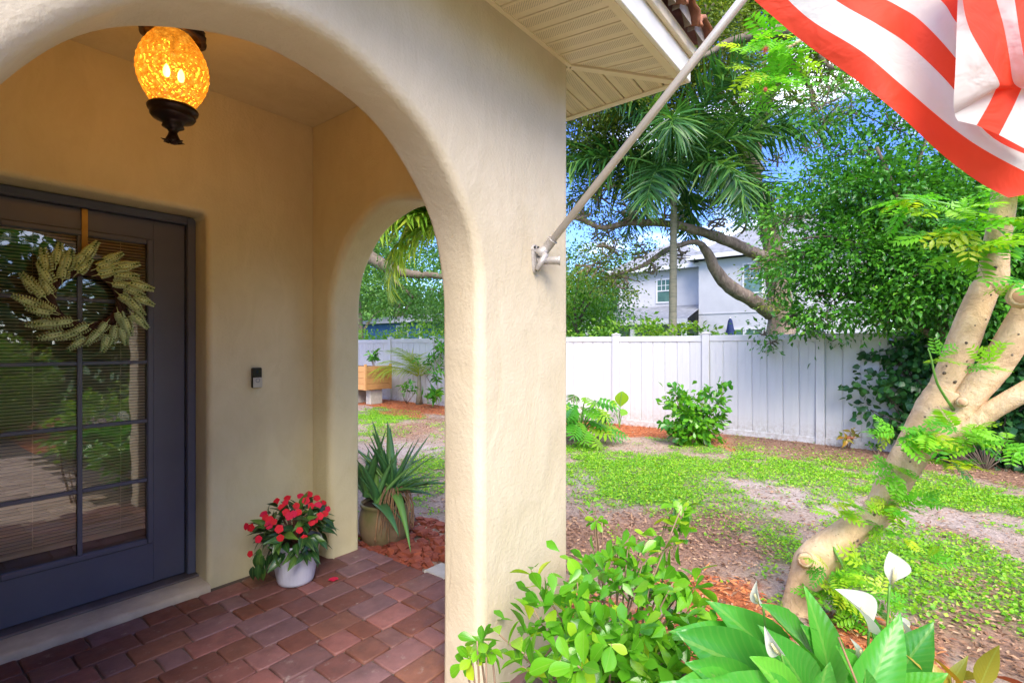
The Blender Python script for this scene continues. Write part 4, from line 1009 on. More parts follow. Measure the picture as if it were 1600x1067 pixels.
# ------------------------------------------------------------------ fence
XF = 9.7
fence = thing('white_fence', (XF, 1.2, -.19), 'white vinyl privacy fence with capped posts along the yard', 'fence')
ftop, fbot = 1.60, -.20
posts = [1.2 + 1.83*k for k in range(-4, 9)]
m, nt, b, o = newmat('weathered_white_vinyl'); v = coords(nt, 'Object'); oi = nt.nodes.new('ShaderNodeObjectInfo')
base = ramp(nt, noise(nt, coords(nt, 'Object', (1,1,.25)), 2.6), [(.35,(.68,.68,.70)),(.7,(.58,.58,.61))])
base = mixc(nt, math_(nt, 'MULTIPLY', oi.outputs['Random'], .35), base, (.56,.57,.58)); sx = nt.nodes.new('ShaderNodeSeparateXYZ'); nt.links.new(v, sx.inputs[0])
low = ramp(nt, sx.outputs[2], [(0,(1,1,1)),(.28,(0,0,0))]); off_ = nt.nodes.new('ShaderNodeVectorMath'); nt.links.new(v, off_.inputs[0]); nt.links.new(oi.outputs['Location'], off_.inputs[1])
mr = nt.nodes.new('ShaderNodeMapRange'); mr.inputs[1].default_value = -.22; mr.inputs[2].default_value = .22; mr.inputs[3].default_value = 1; mr.inputs[4].default_value = 0; nt.links.new(sx.outputs[2], mr.inputs[0])
sp = ramp(nt, noise(nt, off_.outputs[0], 16, 6, .75), [(.42,(0,0,0)),(.62,(1,1,1))]); f_ = math_(nt, 'MULTIPLY', math_(nt, 'MULTIPLY', mr.outputs[0], sp), .65)
st = ramp(nt, noise(nt, off_.outputs[0], 3, 6, .75), [(.58,(0,0,0)),(.75,(1,1,1))])
base = mixc(nt, math_(nt, 'MULTIPLY', st, .22), base, (.42,.45,.36)); nt.links.new(mixc(nt, f_, base, (.30,.24,.17)), b.inputs['Base Color']); b.inputs['Roughness'].default_value = .42; M['white_paint'] = m
pm = MB(); pm.bbox((-.064,-.064,fbot-.1), (.064,.064,ftop+.035), .006); pm.bbox((-.075,-.075,ftop+.036), (.075,.075,ftop+.05), .004)
pm.add([(-.07,-.07,ftop+.0505),(.07,-.07,ftop+.0505),(.07,.07,ftop+.0505),(-.07,.07,ftop+.0505),(0,0,ftop+.085)], [(0,1,4),(1,2,4),(2,3,4),(3,0,4)]); pme = pm.mesh('post', M['white_paint'])
bm_ = MB(); wB = (1.83-.128)/7
bm_.bbox((-.016,.008,fbot+.10), (.012,wB-.008,ftop-.085), .006); bm_.box((.002,-.0085,fbot+.1), (.008,.0085,ftop-.09))
bm_.box((-.021,wB*.5-.012,fbot+.106), (-.0165,wB*.5+.012,ftop-.092)); bme = bm_.mesh('fence_board', M['white_paint'])
rt_ = MB(); rt_.bbox((-.03,.0645,ftop-.10), (.03,1.83-.0645,ftop+.01), .006); rte = rt_.mesh('top_rail', M['white_paint'])
rb_ = MB(); rb_.bbox((-.028,.0645,fbot-.02), (.028,1.83-.0645,fbot+.12), .006); rbe = rb_.mesh('bottom_rail', M['white_paint'])
def sub_at(name, me, parent, loc):
    o = bpy.data.objects.new(name, me); COL.objects.link(o); o.parent = parent; o.location = np.array(loc) - wl(parent); return o
for py_ in posts:
    sub_at('post', pme, fence, (XF, py_, random.uniform(-.01,.01)))
for py_ in posts[:-1]:
    dz = random.uniform(-.012,.012); sub_at('top_rail', rte, fence, (XF, py_, dz)); sub_at('bottom_rail', rbe, fence, (XF, py_, dz))
    for k in range(7): sub_at('fence_board', bme, fence, (XF+random.uniform(-.001,.001), py_+.064+k*wB, dz))

# ------------------------------------------------------------------ trees and plants
def limb(mb, pts, n=12, rough=.2, k=5):
    P = smooth_path(pts, k); mb.tube(P[:,:3], list(P[:,3]), n, rough=rough)
def WP(l): return [tuple(W(a, b_, c)) + (r_,) for a, b_, c, r_ in l]

# live oak behind the fence
ob = W(1222, 560, 15); ob[2] = -.2
oak = thing('live_oak', ob, 'huge spreading live oak with twisting grey limbs behind the fence', 'tree')
mb = MB()
limb(mb, [tuple(ob)+(.62,)] + WP([(1220,500,15,.36),(1214,430,15,.31),(1200,350,15,.25),(1176,270,14.8,.20),(1190,185,14.6,.18),(1212,110,14.4,.17),(1222,20,14.2,.15),(1215,-110,14,.10)]), 16)
mb.build('trunk', M['bark_oak'], oak)
for L in ([(1203,490,15,.20),(1180,472,14.6,.20),(1140,448,14.2,.19),(1118,422,14,.16),(1103,392,13.8,.12),(1085,378,13.6,.07),(1040,392,13.4,.07),(1001,417,13.2,.05),(942,434,13,.025)],
          [(1200,405,15,.17),(1171,392,14.4,.16),(1130,374,14,.145),(1088,360,13.6,.12),(1045,350,13.4,.10),(985,348,13.2,.085),(940,356,13,.06),(900,340,12.8,.07),(860,350,12.6,.05)],
          [(1185,270,14.8,.2),(1150,215,14.4,.15),(1120,195,14,.11),(1080,170,13.6,.08),(1030,165,13.2,.05)],
          [(1180,260,14.8,.12),(1160,235,14.4,.10),(1163,195,14,.08),(1145,160,13.6,.06),(1110,140,13,.04)],
          [(1222,90,14.4,.18),(1262,130,14,.06),(1272,160,13.8,.04),(1266,190,13.6,.03),(1280,220,13.4,.015)],
          [(1230,60,14.4,.12),(1260,40,13.6,.10),(1290,100,13,.05),(1330,110,12.5,.02)],
          [(1400,-30,12,.2),(1290,25,11.6,.16),(1230,46,11.4,.145),(1180,56,11.2,.11),(1138,66,11,.08),(1100,88,10.8,.05),(1060,100,10.6,.03)]):
    mb = MB(); limb(mb, WP(L), 10); mb.build('limb', M['bark_dk' if L[0][1] < 0 else 'bark_oak'], oak)
balls = []
for (px_, py_, f_, r_, dn) in [(950,230,13,1.0,.9),(910,190,12.5,.9,1),(1000,190,13,.9,.9),(930,300,13,.8,.7),(1080,150,13,1.1,.9),(1010,130,12.5,1.2,1),(1130,110,12.5,.9,1),(1090,60,12,1.2,1.1),(1150,20,12.5,1.1,1),(1040,40,12,1,1.1),
        (1110,230,14,.8,.6),(1195,110,14,.8,.8),(1245,150,14.5,.55,.45),(1290,120,14.5,.7,.6),(1255,85,14,.8,.7),(1310,180,15,.6,.5),(930,420,13,.75,.9),(970,440,13,.6,.7),(1000,395,13.4,.5,.9),(1040,340,13,.5,.7),(980,330,12.9,.5,.8),(1120,350,13.4,.35,.6),(950,390,12.8,.5,.8),(1020,420,13.5,.3,.6),
        (1185,300,15.5,.6,.5),(1215,250,15.8,.4,.3),(1120,310,14.5,.6,.5),(905,330,12.8,.5,.7),(1060,395,13.8,.4,.5),(1160,350,14.6,.5,.6),(1230,340,14.5,.6,.6),(960,60,12,1.5,1),(1220,-20,13,1.3,1),(1330,40,13.5,1.2,.9),(1260,230,15,.5,.5),(1130,260,13,.7,.7),(1120,190,13.5,.7,.7),(1280,160,13,.7,.6),(1180,150,13,.9,.9),(1200,320,14,.7,.8),(1190,420,14.3,.5,.7),(1220,470,14,.5,.9),(1225,400,14,.5,.9),(1100,320,14.8,.7,.7),(1000,260,14.8,1.0,.8),(940,360,14,.6,.8),(1075,270,15.5,1,.6),(930,130,12,1.3,1),(1330,90,13,.9,.8),
        (1420,0,14,2,.9),(1100,-80,13,2.5,.9),(1300,-90,14,2.2,.9)]:
    balls.append((W(px_, py_, f_), (r_, r_, r_*.75), dn))
P, D = crown(balls, 1050, .20, 26); P, D, Nn = sprig(P, D)
scatter('foliage', leaf_t('ovate', 2, .15, .1, .5), P, D, Nn, .06 + .05*rng.random(len(P)), M['oak'], oak, 'stuff')
mb = MB()
for (c, r_, dn) in balls:
    for k in range(7):
        a = np.array(c); u = rdirs(1)[0]*np.array(r_); mb.tube(smooth_path([a - u*.7, a + rdirs(1)[0]*.15, a + u*.9], 4), [.028]*3+[.018]*4+[.008]*2, 5)
mb.build('twigs', M['bark_oak'], oak)['kind'] = 'stuff'

# near dark branch of another oak seen over the eave corner
nb = np.array([14.0, 9.5, -.2])

# palm ------------------------------------------------------------------
def frond_mesh(name, L, mat, arch, plume, dens, lw, ll, seed, stiff=.5):
    rr = np.random.default_rng(seed); n = dens
    t = np.linspace(0, 1, 14); ys_ = []; zs_ = []; y_ = z_ = 0; ang = .0
    for i in range(14): ys_.append(y_); zs_.append(z_); a = -arch*(i/13)**1.3; y_ += math.cos(a)*L/13; z_ += math.sin(a)*L/13
    mb = MB(); mb.tube([(0, a, b_) for a, b_ in zip(ys_, zs_)], list(np.linspace(.022, .005, 14)*L/2), 5)
    me1 = mb; tt = .10 + .90*np.linspace(0, 1, n); yy_ = np.interp(tt, t, ys_); zz_ = np.interp(tt, t, zs_)
    P = []; D = []; Nn = []; S = []
    for i in range(n):
        a = -arch*tt[i]**1.3; tang = np.array([0, math.cos(a), math.sin(a)]); upv = np.array([0, -math.sin(a), math.cos(a)])
        env = math.sin(math.pi*(.12+.80*tt[i]))**.7
        for sd in (-1, 1):
            for pl in range(plume):
                th = rr.normal(.15, .2) if plume == 1 else (rr.random()-.5)*2.6
                d = np.array([sd,0,0])*math.cos(th) + upv*math.sin(th) + tang*(.45+.6*tt[i]); d[2] -= stiff*.3
                P.append((0, yy_[i], zz_[i])); D.append(d); Nn.append(upv + rr.normal(size=3)*.3); S.append(ll*env*(.8+.35*rr.random()))
    tv, tf = leaf_t('strap', 3, .15, .30, lw); P = np.array(P, float); Mx = rot_frames(np.array(D), np.array(Nn)); N = len(P)
    V = np.einsum('nij,kj->nki', Mx, tv)*np.array(S)[:,None,None] + P[:,None,:]; Fq = (tf[None]+(np.arange(N)*len(tv))[:,None,None]).reshape(-1,4)
    # join the stalk
    sv = np.array([tuple(p) for p in me1.v]); sf = np.array([q for q in me1.f if len(q) == 4]); V = np.concatenate([V.reshape(-1,3), sv]); Fq = np.concatenate([Fq, sf + N*len(tv)])
    rnd = np.concatenate([np.repeat(rr.random(N), len(tf)), np.full(len(sf), .9)]); return fast_mesh(name, V, Fq, mat, rnd)
def palm(base, top, label, mat, fronds, meshes, r0, r1, shaft=True, LS=1.0, lean=None, group=None, bark='bark_palm'):
    th = thing('palm_tree', base, label, 'palm', group); mb = MB(); base = np.array(base); top = np.array(top)
    pts = [base + (top-base)*t for t in np.linspace(0, 1, 14)]; rad = [r0+(r1-r0)*t + .012*(i % 2)*r0/.1*.5 for i, t in enumerate(np.linspace(0, 1, 14))]
    mb.tube(pts, rad, 14); mb.build('trunk', M[bark], th)
    if shaft: mb = MB(); mb.tube([top-[0,0,.02], top+[0,0,.3], top+[0,0,.7]], [r1*1.15, r1*1.0, r1*.4], 12); mb.build('crownshaft', simple('green_crownshaft', (.20,.30,.10), (.14,.22,.07)), th)
    for (az, el, L) in fronds:
        d = np.array([math.cos(R_(az))*math.cos(R_(el)), math.sin(R_(az))*math.cos(R_(el)), math.sin(R_(el))]); up = np.array([-math.cos(R_(az))*math.sin(R_(el)), -math.sin(R_(az))*math.sin(R_(el)), math.cos(R_(el))])
        place('frond', random.choice(meshes), th, top + [0,0,.55 if shaft else 0] , d, up + rdirs(1)[0]*.1, L*LS)
    return th
fx = [frond_mesh('frond', 1.0, M['palm'], a_, 2, 46, .075, .29, s_) for s_, a_ in enumerate((.9,1.3,1.7))]
pbx = W(1050, 560, 12.6); pbx[2] = -.2; ptx = W(1053, 300, 12.6)
palm(pbx, ptx, 'tall slim foxtail palm with bushy dark fronds standing behind the white fence', M['palm'],
     [(az + random.uniform(-8,8), el, L) for az, el, L in ((0,70,2.0),(40,35,2.3),(85,50,2.2),(130,30,2.4),(165,60,2.1),(200,25,2.3),(235,45,2.2),(270,25,2.4),(300,55,2.2),(330,20,2.3),(15,10,2.1),(110,5,2.1),(180,-5,2.0),(250,0,2.1),(290,-5,2.1),(60,5,2.0),(142,12,2.4),(322,38,2.5))], fx, .11, .075, LS=1.5)
fy = [frond_mesh('frond', 1.0, M['palmy'], a_, 1, 60, .07, .42, 9+s_, stiff=.3) for s_, a_ in enumerate((1.0,1.5))]
b2 = W(722, 700, 10.0); b2[2] = -.18
palm(b2, W(712, 392, 10.0), 'yellow-green feather palm seen through the side arch behind the pillar', M['palmy'],
     [(az, el, L) for az, el, L in ((142,40,2.1),(125,28,2.2),(160,22,2.1),(142,10,2.0),(180,35,1.9),(105,45,2.0),(142,62,1.8),(152,52,2.0),(133,18,2.1),(150,-15,1.9),(170,5,1.9),(60,40,1.9),(20,40,1.7),(230,50,1.6),(300,55,1.6),(340,35,1.5),(150,-5,1.7))], fy, .11, .09, LS=1.1)

# dense fig-like tree inside the fence, right --------------------------------
dbase = G(1500, 728)
dt = thing('broadleaf_tree', dbase, 'large dense dark green broadleaf tree spilling over the white fence at right', 'tree')
mb = MB()
limb(mb, [tuple(dbase)+(.10,)] + WP([(1495,640,6.9,.08),(1480,540,7,.07),(1450,430,7,.055),(1410,330,7,.04),(1370,230,7,.02)]), 8); mb.build('trunk', M['bark_dk'], dt)
for L in ([(1480,540,7,.06),(1420,500,7.2,.045),(1350,470,7.4,.03),(1270,460,7.6,.015)], [(1450,430,7,.05),(1380,400,7.1,.03),(1300,370,7.3,.018),(1220,380,7.6,.01)], [(1480,540,7,.06),(1540,420,6.8,.04),(1590,320,6.6,.02)], [(1410,330,7,.03),(1440,240,7,.02),(1470,150,7,.01)]):
    mb = MB(); limb(mb, WP(L), 6); mb.build('limb', M['bark_dk'], dt)
balls = [(W(a, b_, c), (r_, r_, r_*.8), dn) for a, b_, c, r_, dn in [(1300,300,7.6,.55,.8),(1240,345,7.8,.42,.9),(1250,420,7.6,.45,1.1),(1215,455,7.7,.26,.9),(1330,400,7.4,.7,1.2),(1400,330,7.2,.75,1.0),(1350,240,7.6,.5,.55),(1400,200,7.6,.55,.45),(1330,180,7.8,.4,.4),(1360,150,7.6,.4,.6),(1290,190,7.9,.4,.5),(1310,140,8,.35,.4),(1420,150,7.4,.5,.6),(1260,280,7.9,.4,.7),(1350,300,7.4,.6,.9),
        (1460,260,7.2,.6,.7),(1480,350,7,.7,1.0),(1440,430,6.9,.7,1.2),(1540,380,6.8,.8,1.0),(1620,400,6.6,.9,1.0),(1560,260,7,.7,.8),(1640,250,7,.9,.8),(1300,480,7.4,.45,1.1),(1240,495,7.6,.28,1.0),(1400,480,7.0,.5,1.2),(1270,500,7.5,.3,1.0),(1520,470,6.7,.7,1.2),(1220,400,7.9,.3,.8),(1290,240,7.9,.33,.5),
        (1205,535,8.6,.13,.8),(1300,530,8.3,.14,.9),(1190,520,8.6,.13,.8),(1265,520,8.3,.16,.9),(1700,350,6.5,1.1,.9)]]
P, D = crown(balls, 3300, .14, 26, .45); P, D, Nn = sprig(P, D)
scatter('foliage', leaf_t('ovate', 2, .15, .2, .48), P, D, Nn, .045 + .075*rng.random(len(P))**1.3, M['dense'], dt, 'stuff')
mb = MB()
for (c, r_, dn) in balls:
    for k in range(5):
        u = rdirs(1)[0]*np.array(r_); mb.tube([c - u*.8, c + rdirs(1)[0]*.08, c + u*.8], [.010,.008,.004], 4)
mb.build('twigs', M['bark_dk'], dt)['kind'] = 'stuff'
vb = G(1540, 735)
vt = thing('vine_thicket', vb, 'dark heart-leaved vine thicket hanging down the white fence to the ground', 'vine')
balls = [(W(a, b_, c), (r_, r_, r_), dn) for a, b_, c, r_, dn in [(1400,560,7.7,.30,1),(1380,610,7.7,.22,1.1),(1440,600,7.4,.40,1.1),(1500,620,7.2,.45,1.1),(1420,650,7.5,.25,1),(1550,660,7,.5,1),(1360,640,7.8,.10,.9),(1480,680,7.1,.3,1),(1600,700,6.8,.5,1),(1560,560,7,.55,1.1),(1650,600,6.6,.7,1),(1345,600,7.8,.1,.8),(1470,550,7.3,.4,1),(1385,665,7.7,.1,.9)]]
P, D = crown(balls, 1900, .10, 18, .4); P, D, Nn = sprig(P, D + [0,0,-.5], .2); Nn = Nn - Fw*.5
P[:,2] = np.maximum(P[:,2], gz(P[:,0],P[:,1])+.02)
P[:,0] = np.minimum(P[:,0], 9.6)
scatter('foliage', leaf_t('ovate', 3, .1, .2, .85), P, D, Nn, .07 + .05*rng.random(len(P)), M['vine'], vt, 'stuff')
mb = MB()
for k in range(30):
    c = balls[random.randrange(len(balls))][0]; mb.tube(smooth_path([c, (c+vb)/2 + rdirs(1)[0]*.2, vb], 4), .008, 5)
mb.build('stems', M['bark_dk'], vt)

# hedge behind the fence
hd = thing('hedge', (10.7, 9, -.2), 'leafy green hedge just showing above the far side of the white fence', 'hedge')
balls = [((10.55+random.uniform(-.2,.2), y_+random.uniform(-.1,.1), 1.06 + .12*math.sin(y_*1.7) - (.2 if y_ < 3.5 else 0)), (.45,.4,.92), .9) for y_ in np.arange(2.6, 19, .45)]
P, D = crown(balls, 900, .12, 16, .8); k = P[:,2] > .9; P, D = P[k], D[k]; P, D, Nn = sprig(P, D)
P[:,0] = np.maximum(P[:,0], 9.85)
scatter('foliage', leaf_t('ovate', 2, .15, .15, .55), P, D, Nn, .08 + .06*rng.random(len(P)), M['bright'], hd, 'stuff')
mb = MB()
for y_ in np.arange(2.6,19,.45): mb.tube([(10.6,y_,-.2),(10.6,y_,1.2)], .02, 5)
mb.build('stems', M['bark_dk'], hd)

# distant trees ------------------------------------------------------------
def tree(base, h, rad, mat, label, n, lsz, trunk=.2, clump=.5, squash=.8, low=.35, bark='bark_dk'):
    base = np.array(base, float); base[2] = -.2; th = thing('tree', base, label, 'tree', 'trees beyond the fence'); mb = MB()
    limb(mb, [tuple(base)+(trunk,), tuple(base+[.1,0,h*.3])+(trunk*.8,), tuple(base+[0,.2,h*.65])+(trunk*.45,), tuple(base+[0,0,h*.9])+(.03,)], 8); mb.build('trunk', M[bark], th)
    for k in range(6):
        a = k*1.05+random.random(); mb = MB(); z0 = h*(.25+.08*k); e = base + [math.cos(a)*rad*.7, math.sin(a)*rad*.7, z0+h*.2]; limb(mb, [tuple(base+[0,0,z0])+(trunk*.45,), tuple((base+[0,0,z0]+e)/2+[0,0,.1*h*.5])+(trunk*.25,), tuple(e)+(.02,)], 6); mb.build('limb', M[bark], th)
    balls = []
    for k in range(15):
        u = rdirs(1)[0]; c = base + [u[0]*rad*.65, u[1]*rad*.65, h*low + (h*(1-low))*(.5+.42*u[2])]; balls.append((c, (rad*.42, rad*.42, rad*.34*squash+.1*h*.4), .6+.6*random.random()))
    vol = sum(4.19*np.prod(b_[1]) for b_ in balls); P, D = crown(balls, n/vol, clump, 22, .6); P, D, Nn = sprig(P, D)
    scatter('foliage', leaf_t('ovate', 2, .15, .15, .6), P, D, Nn, lsz*(.7+.6*rng.random(len(P))), M[mat], th, 'stuff'); return th
def gp(px_, f_): p = W(px_, 540, f_); return (p[0], p[1], -.2)
tree(gp(905,19), 4.6, 1.5, 'bright', 'bright yellow-green small tree beside the white house, left of the slim palm', 5200, .13, .1, .3)
tree(gp(945,24), 4.6, 1.3, 'mid', 'soft grey-green conical tree just left of the white house', 3500, .14, .1, .3)
tree(gp(840,24), 7.0, 3.0, 'mid', 'round mid green tree hidden mostly behind the entry pillar', 5200, .17, .2, .5)
tree(gp(560,23), 7.6, 2.6, 'bright', 'bright green tree through the side arch before the blue house', 8200, .13, .18, .4, low=.58)
tree(gp(722,20), 6.2, 2.0, 'mid', 'mid green tree to the right of the blue house through the side arch', 6500, .13, .18, .4)
tree(gp(620,34), 12, 6, 'mid', 'tall mid green tree towering behind the blue house roof', 9000, .24, .3, .8, low=.45)
tree(gp(500,30), 11, 5, 'mid', 'broad mid green tree beyond the left jamb of the side arch', 5000, .24, .3, .8)
tree(gp(880,40), 10, 5, 'mid', 'distant green tree in the gap between pillar and white house', 6000, .26, .3, .8)
tree(gp(1010,46), 9.5, 5, 'bright', 'distant pale green tree above the white house roof', 5000, .26, .3, .8)
tree(gp(1330,26), 9, 4, 'oak', 'olive green tree standing right of the white house', 6500, .2, .25, .6)
tree(gp(1500,24), 8, 4, 'mid', 'mid green tree showing through the broadleaf crown at far right', 6500, .2, .25, .6)
# second oak whose dark limb crosses the side arch view
o2 = np.array(gp(470, 14)); oak2 = thing('oak_tree', o2, 'dark limbed oak reaching across the top of the side arch view', 'tree')
mb = MB(); limb(mb, [tuple(o2)+(.4,)] + WP([(480,460,14,.3),(510,410,14,.26)]), 10); mb.build('trunk', M['bark_dk'], oak2)
for L in ([(510,410,14,.26),(560,395,14,.2),(600,415,13.8,.17),(640,428,13.6,.12),(690,432,13.4,.08),(740,450,13,.05)], [(590,408,13.9,.08),(620,440,13.5,.06),(645,465,13.2,.03)], [(510,410,14,.2),(545,340,14,.14),(600,300,14,.08),(680,280,14,.04)]):
    mb = MB(); limb(mb, WP(L), 8); mb.build('limb', M['bark_dk'], oak2)
balls = [(W(a, b_, c), (r_, r_, r_*.7), dn) for a, b_, c, r_, dn in [(580,440,14,.7,1),(610,460,13.5,.6,.9),(640,470,13.5,.6,.8),(670,455,13.2,.6,.7),(570,380,14.5,.7,.8),(620,330,14.5,.8,.6),(680,325,14.5,.7,.6),(600,405,15,.7,.8),(670,400,15,.7,.8),(540,460,14,.8,1),(560,330,14.5,.8,.6),(650,310,14.5,.9,.9),(585,478,13.5,.35,.9),(620,484,13.5,.3,.7),(655,482,13.5,.35,.8),(565,500,13.5,.3,.9),(680,490,13.3,.35,1),(600,492,13.2,.22,.9),(640,496,13.2,.2,.7),(625,470,13.6,.4,1)]]
P, D = crown(balls, 1250, .2, 26); P, D, Nn = sprig(P, D); scatter('foliage', leaf_t('ovate', 2, .15, .15, .5), P, D, Nn, .07+.05*rng.random(len(P)), M['mid'], oak2, 'stuff')
# woods closing the horizon
ang = rng.random(26000)*math.pi*1.15 - R_(70); rad = 55 + 22*rng.random(len(ang)); hh = (rng.random(len(ang))**.6)*(6.0 + 3.5*fbm(ang*30+50, ang*0+3, 1.5, 5))
P = np.stack([rad*np.cos(ang), rad*np.sin(ang), hh-.2], 1); P, D, Nn = sprig(P, rdirs(len(P)))
o = scatter('distant_woods', leaf_t('ovate', 2, .15, .15, .7), P, D, Nn, .9+.6*rng.random(len(P)), M['mid'], None, 'stuff'); tag(o, 'far-off belt of green woods closing the horizon', 'woods')

# ------------------------------------------------------------------ white house
XH = 27.5
M['stuccow'] = simple('pale_grey_stucco', (.56,.56,.585), (.50,.50,.53), 1.5, .8, bs=.15, bscale=20)
M['shingle'] = simple('grey_shingle', (.17,.18,.20), (.27,.28,.31), 3.5, .85, bs=.4, bscale=12)
M['wtrim'] = simple('white_trim', (.72,.72,.74), rough=.5)
M['wglass'] = simple('dark_window_glass', (.05,.12,.11), (.10,.20,.17), 2, .08, spec=.8)
wh = thing('white_house', (XH, 8.7, -.2), 'two-storey pale stucco house with grey shingle roof behind the palm', 'house')
mb = MB(); mb.box((XH, 8.70, -.2), (XH+9, 13.7, 5.75)); mb.build('rear_wall', M['stuccow'], wh)
mb = MB(); mb.box((XH-.9, 1.5, -.2), (XH+9, 8.695, 5.75)); mb.box((XH-.93, 1.5, 3.02), (XH-.901, 8.69, 3.06)); mb.build('front_wall', M['stuccow'], wh)
def gable(x0, y0, x1, y1, ze, h, name, ov=.45):
    mb = MB(); x0 -= ov; y0 -= ov; x1 += ov; y1 += ov; cy_ = (y0+y1)/2; hw = min(x1-x0, y1-y0)/2
    mb.add([(x0,y0,ze),(x1,y0,ze),(x1,y1,ze),(x0,y1,ze),(x0+hw,y0+hw,ze+h),(x1-hw,y0+hw,ze+h),(x1-hw,y1-hw,ze+h),(x0+hw,y1-hw,ze+h)],
        [(0,1,5,4),(1,2,6,5),(2,3,7,6),(3,0,4,7),(4,5,6,7),(0,3,2,1)]); mb.build(name, M['shingle'], wh)
    mb = MB(); mb.box((x0-.02,y0-.02,ze-.22), (x0+.05,y1+.02,ze-.001)); mb.box((x0+.051,y1-.05,ze-.22), (x1,y1+.02,ze-.001)); mb.box((x0+.051,y0-.02,ze-.22), (x1,y0+.05,ze-.001)); mb.build('gutter', M['wtrim'], wh)
gable(XH, 8.70, XH+9, 13.7, 5.77, 1.9, 'roof'); gable(XH-.9, 1.5, XH+8.5, 8.7, 6.0, 2.6, 'roof')
mb = MB(); mb.add([(XH-2.6,8.69,2.75),(XH-2.6,14.6,2.75),(XH,13.6,3.6),(XH,8.69,3.6),(XH,14.6,2.75)], [(0,3,2,1),(1,2,4)]); mb.build('porch_roof', M['shingle'], wh)
mb = MB(); mb.box((XH-2.66,8.69,2.5), (XH-2.58,14.65,2.749)); mb.box((XH-2.57,8.69,2.52), (XH-.001,14.6,2.56)); mb.build('porch_beam', M['wtrim'], wh)
for y_ in (8.9, 11.6, 14.3): mb = MB(); mb.box((XH-2.55,y_-.1,-.2), (XH-2.35,y_+.1,2.5)); mb.build('porch_column', M['wtrim'], wh)
def window(x_, y0, y1, z0, z1, par, nm=3, fc=-1):
    mb = MB()
    for a, b_ in (((x_-.05,y0-.08,z0-.08),(x_-.001,y0,z1+.08)),((x_-.05,y1,z0-.08),(x_-.001,y1+.08,z1+.08)),((x_-.05,y0,z1),(x_-.001,y1,z1+.08)),((x_-.05,y0,z0-.08),(x_-.001,y1,z0)),((x_-.045,y0,(z0+z1)/2-.03),(x_-.005,y1,(z0+z1)/2+.03))): mb.box(a, b_)
    fr_ = mb.build('window', M['wtrim'], par)
    mb = MB(); mb.box((x_-.02,y0,z0), (x_-.010,y1,z1)); mb.build('pane', M['wglass'], fr_)
    mb = MB()
    for k in range(1, nm): yy_ = y0+(y1-y0)*k/nm; mb.box((x_-.03,yy_-.015,(z0+z1)/2+.03), (x_-.0205,yy_+.015,z1))
    zz_ = (z0+z1)/2 + (z1-z0)/4; mb.box((x_-.031,y0,zz_-.015), (x_-.0206,y1,zz_+.015)); mb.build('muntins', M['wtrim'], fr_)
window(XH, 10.55, 11.25, 3.85, 5.05, wh); window(XH-.9, 5.7, 6.5, 4.0, 5.35, wh); window(XH-.9, 5.7, 6.4, .8, 2.2, wh, 2); window(XH-.9, 6.55, 7.25, .8, 2.2, wh, 2); window(XH, 9.2, 10.1, .2, 2.1, wh, 2)
ub = W(1141, 560, 23.0); ub[2] = -.2
um = thing('closed_umbrella', ub, 'closed navy blue patio umbrella by the white house', 'umbrella')
mb = MB(); mb.tube([ub, ub+[0,0,2.9]], .03, 8); mb.build('pole', M['wtrim'], um)
mb = MB(); mb.lathe([(.26,1.2),(.22,1.6),(.17,2.2),(.08,2.75),(0,2.9)], ub, 16, wob=lambda a,z: 1+.15*math.cos(a*8)); mb.build('canopy', M['umb'], um)
# blue house through the side arch
bh0 = W(610, 540, 31); M['blue'] = simple('blue_clapboard', (.05,.14,.34), (.04,.11,.28), 3, .7)
bh = thing('blue_house', (bh0[0], bh0[1], -.2), 'blue clapboard house glimpsed through the side arch above the fence', 'house')
mb = MB(); mb.box((bh0[0], bh0[1]-2.6, -.2), (bh0[0]+6, bh0[1]+3.5, 2.75)); mb.build('wall', M['blue'], bh)
for k in range(12): mb = MB(); z_ = .3+k*.2; mb.add([(bh0[0]-.03,bh0[1]-2.6,z_),(bh0[0]-.03,bh0[1]+3.5,z_),(bh0[0]-.005,bh0[1]+3.5,z_+.195),(bh0[0]-.005,bh0[1]-2.6,z_+.195),(bh0[0]-.002,bh0[1]-2.6,z_),(bh0[0]-.002,bh0[1]+3.5,z_)], [(0,1,2,3),(0,4,5,1)]); mb.build('clapboard', M['blue'], bh)
window(bh0[0]-.03, bh0[1]-1.6, bh0[1]-.7, 1.85, 2.55, bh, 2)
mb = MB(); mb.add([(bh0[0]-.5,bh0[1]-3.1,2.76),(bh0[0]+6.5,bh0[1]-3.1,2.76),(bh0[0]+6.5,bh0[1]+4,2.76),(bh0[0]-.5,bh0[1]+4,2.76),(bh0[0]+3,bh0[1]-3.1,3.5),(bh0[0]+3,bh0[1]+4,3.5)], [(0,3,5,4),(1,4,5,2),(0,4,1),(2,5,3),(0,1,2,3)]); mb.build('roof', M['shingle'], bh)
mb = MB(); mb.box((bh0[0]-.03,bh0[1]-2.72,-.2), (bh0[0]+.05,bh0[1]-2.605,2.74)); mb.build('corner_trim', M['wtrim'], bh)

